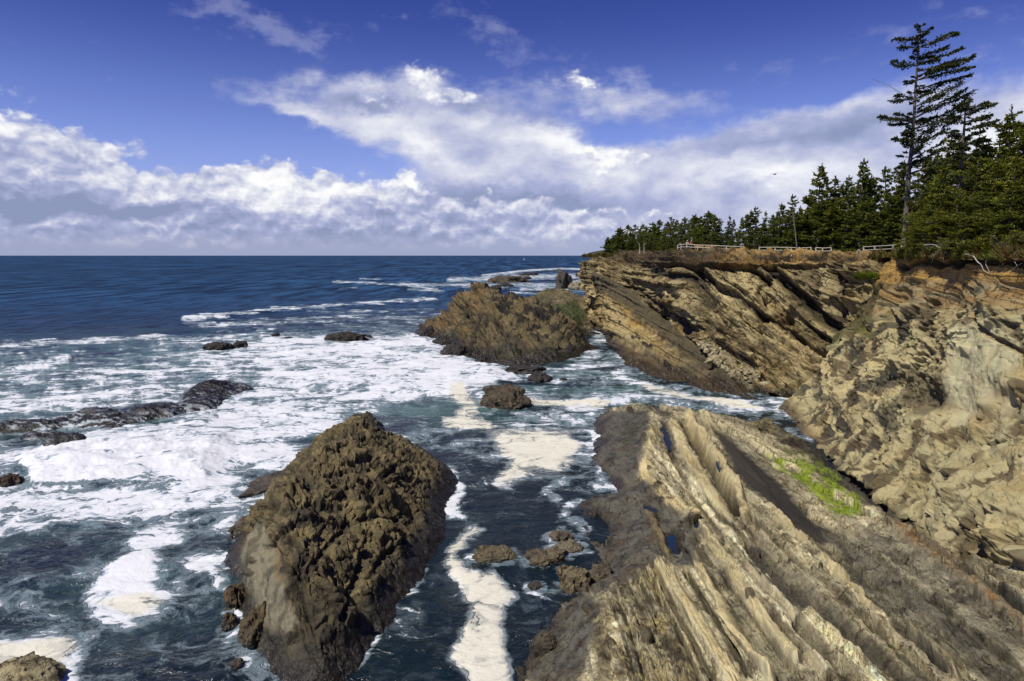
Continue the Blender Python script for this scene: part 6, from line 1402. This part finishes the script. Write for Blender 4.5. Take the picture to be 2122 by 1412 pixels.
def build_things():
    YL = lambda px: float(np.interp(px, [1350,1408,1510,1610,1720,1800,1850,1870], [172,137,129,122,114,106,97,90]))
    fence([(1404, YL(1404) + .7), (1411, YL(1411) + 3.2)] + [(px, YL(px) + 2.6) for px in (1423, 1445.5, 1475, 1505, 1536)], (.50, 1.02), 'long pale rail fence in front of the benches, turning a corner at its left end')
    fence([(px, YL(px) + 3) for px in (1573, 1606, 1639, 1671, 1680)], (.45, .98), 'pale rail fence behind the bare leaning pole', .95 + .1)
    fence([(px, YL(px) + 4) for px in (1690, 1704, 1722)], (.45, .98), 'short glimpse of rail fence between the bushes', 1.0)
    fence([(px, YL(px) + 5) for px in (1789, 1812, 1850, 1868)], (.45, .98), 'pale rail fence ending at the trunk of the tallest tree', 1.05)
    bench(1448.5, YL(1448) + 5, 1.9, 'left one of the two tan benches behind the fence, nearer to the people')
    bench(1473, YL(1473) + 5, 2.2, 'right one of the two tan benches behind the fence, farther from the people')
    person(1424, YL(1424) + 3.3, R(170), M_CREAM, M_WHITE, M_NAVY, 'person in pale top and white hat leaning on the fence', .18)
    person(1430.5, YL(1430) + 3.5, R(200), M_RED, M_WHITE, M_NAVY, 'person in red top standing beside the one in the pale top', .22)
    gull(); sail_boat()
    # leaning bare pole with root plate
    A = Acc(); Y = 119.6
    P = [PY(1652, 526, Y), PY(1651, 510, Y), PY(1648, 480, Y), PY(1645, 455, Y), PY(1643, 441, Y), PY(1641, 434, Y)]
    V, F = tube(P, [.17, .13, .11, .10, .09, .05], 8); A.add(V, F)
    for a, b, c in [((1643, 437), (1640, 434), (1637, 434)), ((1644, 441), (1647, 441), (1651, 443)), ((1645, 452), (1648, 452), (1652, 455)), ((1644, 449), (1640, 449), (1637, 449)), ((1643, 436), (1648, 431), (1653, 433))]:
        V, F = tube([PY(*a, Y), PY(*b, Y - .1), PY(*c, Y - .2)], [.08, .06, .02], 5); A.add(V, F)
    tag(A.build('bare_pole', M_TWIG), 'bare weathered trunk leaning slightly at the brink, without any branches left', 'dead tree')
    A = Acc()
    for a in [[(1652,524),(1646,525),(1641,527),(1639,532)], [(1652,524),(1655,528),(1655,531)], [(1652,524),(1660,527),(1667,525)]]:
        V, F = tube([PY(x, y, 118.9 - .3 * i) for i, (x, y) in enumerate(a)], np.linspace(.13, .04, len(a)), 6); A.add(V, F)
    tag(A.build('exposed_root', M_DEAD), 'whitened roots spreading below the leaning bare pole', 'root')
    def px_path(L, Y0, st=-.05): return [PY(x, y, Y0 + st * i) for i, (x, y) in enumerate(L)]
    roots(px_path([(1493,522),(1496,530),(1498,538),(1500,545)], 128.6), .26, 'driftwood_snag', 'bleached forked driftwood snag hanging over the brink of the far cliff', 'driftwood',
          [(px_path([(1499,546),(1494,541),(1487,540),(1480,543),(1468,544)], 128.2), .11), (px_path([(1505,522),(1507,530),(1509,538),(1506,545)], 128.6), .14), (px_path([(1500,545),(1503,552),(1500,560),(1499,567)], 128.0), .14), (px_path([(1507,540),(1505,552),(1502,560)], 127.8), .10)])
    roots(px_path([(1776,524),(1778,519),(1781,517),(1784,521),(1783,525)], 107.5), .13, 'driftwood_stump', 'small curled whitened stump lying on the turf above the far cliff', 'driftwood')
    roots(px_path([(1325,526),(1326,515),(1325,505)], 168), .16, 'dead_tree', 'left one of two thin grey dead trunks on the far headland', 'dead tree', [(px_path([(1325,507),(1321,503),(1319,500)], 168), .06)])
    roots(px_path([(1335,526),(1335,514),(1334,503)], 168), .14, 'dead_tree', 'right one of two thin grey dead trunks on the far headland', 'dead tree', [(px_path([(1335,508),(1338,504),(1341,502)], 168), .06)])
    # roots and dead brush hanging over the orange beds on the right
    def YR(px): return np.interp(px, [1850, 1870, 1940, 2010, 2130, 2320], [93, 82, 68.5, 58.5, 47, 38.5])
    hang = [([(1901,512),(1890,522),(1876,536),(1866,553)], .10), ([(1931,512),(1926,522),(1919,534)], .08), ([(1947,517),(1939,526),(1934,535),(1930,545)], .09), ([(1915,508),(1930,507),(1946,512),(1951,518)], .10), ([(2017,532),(2030,546),(2038,559),(2047,568)], .10),
            ([(2047,568),(2060,572),(2078,577),(2088,573),(2098,558),(2118,545)], .08), ([(2045,534),(2042,548),(2050,563),(2058,571)], .06), ([(2000,527),(2014,530),(2018,533)], .07), ([(2090,520),(2078,536),(2070,552)], .05), ([(2100,540),(2110,552),(2106,566)], .04), ([(1960,520),(1954,533),(1956,545)], .05)]
    for i, (L, r) in enumerate(hang):
        lab = ['long bare root slanting down over the orange bed at its left end', 'short straight root over the orange bed', 'curved root right of the short straight one over the orange bed', 'arched grey root lying along the brink below the lone giant', 'pale root running down to the right under the dead brush', 'zigzag pale root climbing to the right edge of the picture', 'thin curved root joining the pale ones', 'stub of root under the dead brush', 'fine root hanging under the right hand brush', 'short fine root near the right edge', 'short dark root beside the hollow in the orange bed'][i]
        roots([PY(x, y, YR(x) - .8) for x, y in L], r * .55, 'exposed_root', lab, 'root')['group'] = 'bare roots over the orange beds'
    for i, (px, Y, w, h) in enumerate([(1960,80,1.4,2.4),(1925,84,1.8,1.2),(1950,78,2.2,1.3),(1985,74,2.4,1.3),(2020,70,2.2,1.6),(2050,66,2.2,1.5),(2080,63,2.2,2.2),(2110,60,2.2,2.4),(2140,57,2.2,2.0),(2095,62,2.0,1.8),(2170,55,2.2,2.4),(1700,125,2.4,1.4),(1545,136,2.6,1.8),(1530,139,2.2,1.6)]):
        Y = Y if px < 1800 else YR(px) + 2.5 + (i % 3); dead_shrub(px, Y, w * (1 if px < 1800 else .75), h * (1 if px < 1800 else .75), 500 + i, 'tangled grey dead brush on the brink above the orange beds' if px > 1900 else 'grey twiggy shrub beside the rail fence', 'dead brush on the brink' if px > 1900 else 'twiggy shrubs by the fence')
    for i, (px, Y, w, h) in enumerate([(1915,86,1.8,1.0),(1890,91,1.6,.7),(1942,82,1.5,.9),(1990,78,1.8,1.3),(2012,76,2.0,1.5),(2048,72,2.0,1.4),(2075,70,1.7,1.1),(2118,64,2.0,1.8)]):
        green_bush(on_ground(px, YR(px) + 2.5 + (i % 2) * 1.5), w * .8, h * .8, 600 + i, 'low yellow-green bush under the spruces on the right brink', 900, (np.array([.045, .055, .010]), np.array([.16, .17, .02])), 'green bushes on the right brink')
    for i, (px, Y, w, h) in enumerate([(1545,137,2.2,1.6),(1590,134,2.0,1.3),(1690,129,2.4,2.4),(1735,126,2.6,1.8),(1760,124,2.6,1.6),(1780,123,1.6,1.2),(1660,131,1.6,1.0),(1725,127,1.4,1.2)]):
        green_bush(on_ground(px, Y), w, h, 620 + i, 'rounded green bush growing along the rail fence', 800, None, 'green bushes along the fence')
    green_bush(PY(1797, 578, 93.5), 1.9, .9, 640, 'bright green tuft perched on the cliff corner below the brink', 1100, (np.array([.07, .09, .010]), np.array([.20, .25, .02])))
    green_bush(PY(1303, 536, 190), 1.6, 1.5, 641, 'dark green bush clinging to the top of the far headland', 500)

def build_rocks():
    B = (.085, .062, .04); W = (.038, .031, .028)
    fr = free_rock
    fr('rock', 1045, 848, 92, 3.0, 6.5, 1, 'dark brown wet rock standing alone in foam, between the big stack and the bench', base=B, hi=.8, k=6, rough=.22)
    fr('rock', 1120, 792, 46, 1.5, 5, 2, 'dark rock at the right end of the surf-washed ledge below the big stack', base=W, hi=.6)
    fr('rock_ledge', 1085, 774, 84, 1.0, 5, 3, 'low dark ledge awash in surf below the big stack', 'rock ledge', base=W, hi=.6, flat=.5)
    fr('rock', 1168, 790, 14, .5, 1.6, 4, 'tiny dark rock just right of the washed ledge below the big stack', base=W)
    fr('rock', 997, 752, 26, 1.3, 4, 5, 'small dark rock in the surf at the foot of the big stack', base=W)
    fr('rock', 980, 772, 34, .45, 3, 6, 'flat dark rock barely showing in the white surf in front of the big stack', base=W, flat=.5)
    fr('rock', 716, 710, 78, 2.6, 6, 7, 'flat-topped dark rock in the middle of the white surf', base=W, flat=.55, hi=.6)
    fr('rock', 764, 704, 22, 1.0, 3, 8, 'small dark rock just right of the flat-topped one in the surf', base=W)
    fr('rock', 446, 725, 50, 1.6, 5, 9, 'largest of the four low black rocks at the left edge of the surf', base=W)
    fr('rock', 493, 721, 28, 1.7, 4, 10, 'black rock right of the largest of the low ones at the surf edge', base=W)
    fr('rock', 570, 699, 14, 1.1, 2.5, 11, 'pointed tiny black rock on the outer edge of the surf', base=W)
    fr('rock', 596, 703, 24, .5, 2.5, 12, 'thin black sliver of rock beside the pointed tiny one', base=W)
    fr('rock', 886, 700, 34, 3.2, 6, 13, 'black rock at the left foot of the big tan stack', base=W, hi=.8)
    fr('rock', 912, 716, 30, 2.2, 5, 31, 'low black rock right of the one at the left foot of the big stack', base=W, hi=.8)
    fr('rock', 940, 738, 52, 2.6, 6, 32, 'broad wet dark rock under the left face of the big stack', base=W, hi=.9)
    # reef on the left
    G = 'wet black rocks of the reef on the left'
    outcrop('reef_rock', [(-90,905),(0,897),(90,893),(180,886),(225,889),(262,870),(262,855),(200,853),(120,868),(0,885),(-90,890)], [(205,847,1.2),(238,855,.9),(170,864,.6),(120,874,.5),(60,883,.6),(0,889,.5),(-60,896,.6)], 'domed black reef rock at the left with water pouring off it', 'reef', 401, G, white=.9)
    outcrop('reef_rock', [(232,890),(262,886),(330,869),(388,852),(378,840),(330,842),(290,845),(255,864)], [(300,847,1.3),(275,861,.8),(340,849,.9),(366,847,.5)], 'ragged black reef rock between the domed one and the highest one', 'reef', 411, G, white=.7)
    outcrop('reef_rock', [(372,854),(440,849),(462,831),(518,806),(502,797),(440,794),(400,808),(380,828)], [(435,791,1.9),(456,800,1.2),(410,814,.8),(430,826,.8),(482,799,.7),(400,834,1.0)], 'highest black reef rock, at the right end of the left reef', 'reef', 421, G, white=.6)
    outcrop('reef_rock', [(50,906),(110,920),(180,923),(190,912),(130,901),(70,899)], [(105,905,1.0),(140,905,1.1),(165,911,.8)], 'low reef rock just behind the breaking wave', 'reef', 431, G, white=.6)
    fr('reef_rock', 8, 1008, 34, 1.0, 2, 21, 'small dark red-brown rock at the left edge below the breaking wave', base=(.09,.05,.035), group=G)
    # far reefs
    G = 'far dark reefs beyond the stacks'
    fr('reef_rock', 1050, 586, 74, 5.5, 22, 22, 'widest dark flat reef among the far surf', base=B, group=G, flat=.4, k=5)
    fr('reef_rock', 1085, 579, 30, 4.0, 12, 23, 'grey rounded reef at the right end of the widest far one', base=(.14,.13,.12), group=G, k=5)
    fr('reef_rock', 1098, 571, 38, 3.0, 14, 24, 'thin dark reef farther out than the widest one', base=W, group=G, flat=.4, k=5)
    fr('reef_rock', 1140, 564, 30, 2.0, 10, 25, 'faint flat reef in the far breaker line', base=W, group=G, flat=.4, k=4)
    fr('reef_rock', 1048, 594, 30, 3.0, 10, 26, 'dark reef rock just behind the summit of the big tan stack', base=W, group=G, k=5)
    fr('reef_rock', 1030, 601, 22, 3.5, 8, 27, 'black knob of rock behind the left shoulder of the big tan stack', base=W, group=G, k=5)
    fr('reef_rock', 979, 591, 8, 2.0, 4, 28, 'speck of black rock in the far surf left of the widest reef', base=W, group=G, k=4)
    fr('sea_stack', 1178, 596, 40, 13, 22, 29, 'dark jagged stack leaning left near the far tip of the headland', 'sea stack', base=(.10,.08,.065), hi=1.5, rough=.5, tilt=-.5)
    fr('sea_stack', 1166, 599, 26, 12, 12, 30, 'black pinnacle in front of the jagged stack near the headland tip', 'sea stack', base=(.08,.065,.055), hi=1.5, rough=.5)
    fr('rock', 1205, 574, 22, 6, 12, 33, 'dark rock between the jagged stack and the headland', base=W, hi=1.5)
    fr('rock_ledge', 1212, 602, 50, 6, 20, 34, 'pale broken ledge at the outer foot of the headland', 'rock ledge', base=(.30,.25,.17), hi=1.2, flat=.5)
    fr('rock', 1222, 582, 34, 13, 16, 35, 'pale weathered outcrop at the outer corner of the headland', base=(.30,.24,.15), hi=1.2, rough=.4)
    # near stack neighbours
    fr('rock', 752, 893, 56, 1.2, 5.5, 36, 'flat dark slab poking out behind the tip of the near stack', base=(.085,.07,.055), flat=.6, rot=.5)
    fr('rock', 484, 1262, 40, 1.4, 1.6, 37, 'brown boulder at the left foot of the near stack', base=(.13,.085,.045))
    fr('rock', 520, 1338, 62, 1.8, 2.6, 38, 'dark brown boulder under the grey end wall of the near stack', base=(.10,.07,.035))
    fr('rock', 470, 1300, 24, .7, 1.0, 39, 'little brown stone below the boulder at the left foot of the stack', base=(.12,.08,.045))
    fr('rock', 488, 1385, 22, .35, .8, 40, 'stone almost under water near the bottom of the picture', base=(.09,.06,.04))
    fr('rock', 575, 1020, 70, .6, 9, 41, 'low wet slab along the upper left flank of the near stack', base=(.09,.07,.05), flat=.6, rot=-.5)
    fr('rock', 520, 1105, 60, .6, 6, 42, 'low wet slab along the lower left flank of the near stack', base=(.10,.075,.05), flat=.6, rot=-.3)
    fr('boulder', 22, 1445, 130, 1.55, 2.6, 43, 'smooth tan boulder cut off by the lower left corner', 'boulder', base=(.30,.24,.14), rough=.09, hi=.3)
    fr('rock', 1020, 1163, 88, .75, 2.0, 44, 'rounded brown rock beside the long strip of froth', base=(.13,.10,.06), rough=.2, hi=.3)
    fr('rock', 1132, 1170, 78, .55, 1.9, 45, 'hollowed flat brown rock in the dark channel', base=(.14,.105,.06), flat=.6, hi=.25)
    fr('rock', 1180, 1146, 60, .6, 1.8, 46, 'grey brown rock right behind the hollowed one', base=(.15,.12,.08), rough=.2, hi=.25)
    fr('rock', 1162, 1122, 48, .45, 1.5, 47, 'dark flat rock at the back of the cluster in the channel', base=(.12,.09,.06), flat=.6, hi=.25)
    fr('boulder', 1190, 1228, 64, 1.5, 1.6, 48, 'rounded tan boulder with holes at the waterline of the pale block', 'boulder', base=(.19,.145,.085), rough=.3, hi=.3, flat=.6)
    fr('boulder', 1248, 1210, 50, 1.4, 1.5, 49, 'dark round boulder right of the rounded tan one at the waterline', 'boulder', base=(.13,.10,.065), rough=.2, hi=.3)
    fr('boulder', 1217, 1262, 40, 1.3, 1.1, 50, 'dark boulder wedged below the rounded tan one', 'boulder', base=(.12,.09,.06), rough=.2, hi=.3, z0=.3)
    fr('rock', 1108, 1221, 30, .12, 1.0, 51, 'rounded stone just breaking the surface of the dark channel', base=(.12,.10,.06), k=5)
    fr('boulder', 1129, 1358, 52, 1.15, 1.05, 52, 'big dark ball-shaped concretion stuck on the flank of the pale block', 'boulder', base=(.07,.055,.038), rough=.08, hi=.1, z0=.7)
    fr('boulder', 1596, 901, 58, 1.9, 3.4, 53, 'olive brown boulder lying in the cove between bench and honeycombed cliff', 'boulder', base=(.17,.14,.075), rough=.16, hi=.5)
    fr('boulder', 1410, 1128, 30, .9, .9, 54, 'dark round boulder sitting in the hollow of the bench', 'boulder', base=(.10,.08,.055), rough=.1, hi=.1, z0=1.3)
    # rubble in the cove
    rs = np.random.RandomState(8); protos = []
    for k in range(6):
        o = fr('boulder', 1500, 760, 20, 1.0, 1.2, 60 + k, 'tan angular block in the rubble heap at the back of the cove', 'boulder', base=(.33,.27,.165), rough=.28, hi=-1, lo=-2, k=3); o['group'] = 'fallen blocks heaped in the cove'; protos.append(o)
    n = 0
    area = [(1450,712),(1478,706),(1540,738),(1590,778),(1640,790),(1650,802),(1600,806),(1560,795),(1520,782),(1480,750)]
    while n < 190:
        px, py = rs.uniform(1450, 1650), rs.uniform(703, 812)
        if poly((np.array([float(px)]), np.array([float(py)])), area, .5)[0] < .5: continue
        Y = np.interp(py, [700, 740, 780, 810], [123, 117.5, 111.5, 108.0]) + rs.uniform(-.6, .3)
        o = protos[n % 6]
        if n >= 6: o = o.copy(); COL.objects.link(o)
        s = rs.uniform(.25, .75) * (1.7 if rs.rand() < .12 else 1); o.location = PY(px, py, Y); o.scale = (s * rs.uniform(.8, 1.6), s, s * rs.uniform(.6, 1.2)); o.rotation_euler = (rs.uniform(-.4, .4), rs.uniform(-.4, .4), rs.uniform(0, 6.28)); n += 1
    # slope of scree under the blocks
    net = [[PY(1440, 700, 127), PY(1500, 704, 124), PY(1580, 745, 118), PY(1660, 775, 110)], [PY(1452, 722, 121.5), PY(1510, 740, 117.5), PY(1590, 780, 112), PY(1655, 795, 107)], [PY(1490, 765, 114.5), PY(1530, 785, 111), PY(1590, 805, 108), PY(1660, 808, 105)], [PY(1500, 800, 112.5), PY(1550, 812, 109), PY(1600, 822, 106.5), PY(1660, 822, 103.5)]]
    P = catmull(net, 90, 160); nor = grid_normals(P); nor *= np.sign(nor[..., 2:3]); f1, f2, cid = worley2(P[..., 0] * 1.3, P[..., 1] * 1.1 + P[..., 2], 7)
    D = (cid - .4) * .5 * sst(0, .2, f2 - f1) + fbm(P, .5, 3, 3) * .4; A = C(np.array([.30, .25, .155]), D) * (.7 + .5 * cid)[..., None]; A, wet = wetness(A, P[..., 2], None, .2, 1.2, P)
    o = grid_mesh('scree', P + nor * D[..., None], M_ROCK, {'wet': wet}, A); tag(o, kind='structure')
def build_pools():
    for a in POOLZ: pool(*a)
m_, t_, b_ = new_mat('pool_water'); b_.inputs['Base Color'].default_value = (.012, .022, .045, 1); b_.inputs['Roughness'].default_value = .06; b_.inputs['IOR'].default_value = 1.33
_g = t_.node('ShaderNodeNewGeometry').outputs['Position']; t_.link(bump(t_, t_.noise(_g, 5.0, 2), .02), b_.inputs['Normal']); M_POOL = m_

build_headland(); build_fin(); build_right_cliff()
build_bench(); build_near_stack(); build_mid_stack()
build_ground()
build_rocks(); build_pools()
build_sea()
build_forest(); build_hero(); turf_blades()
build_things()
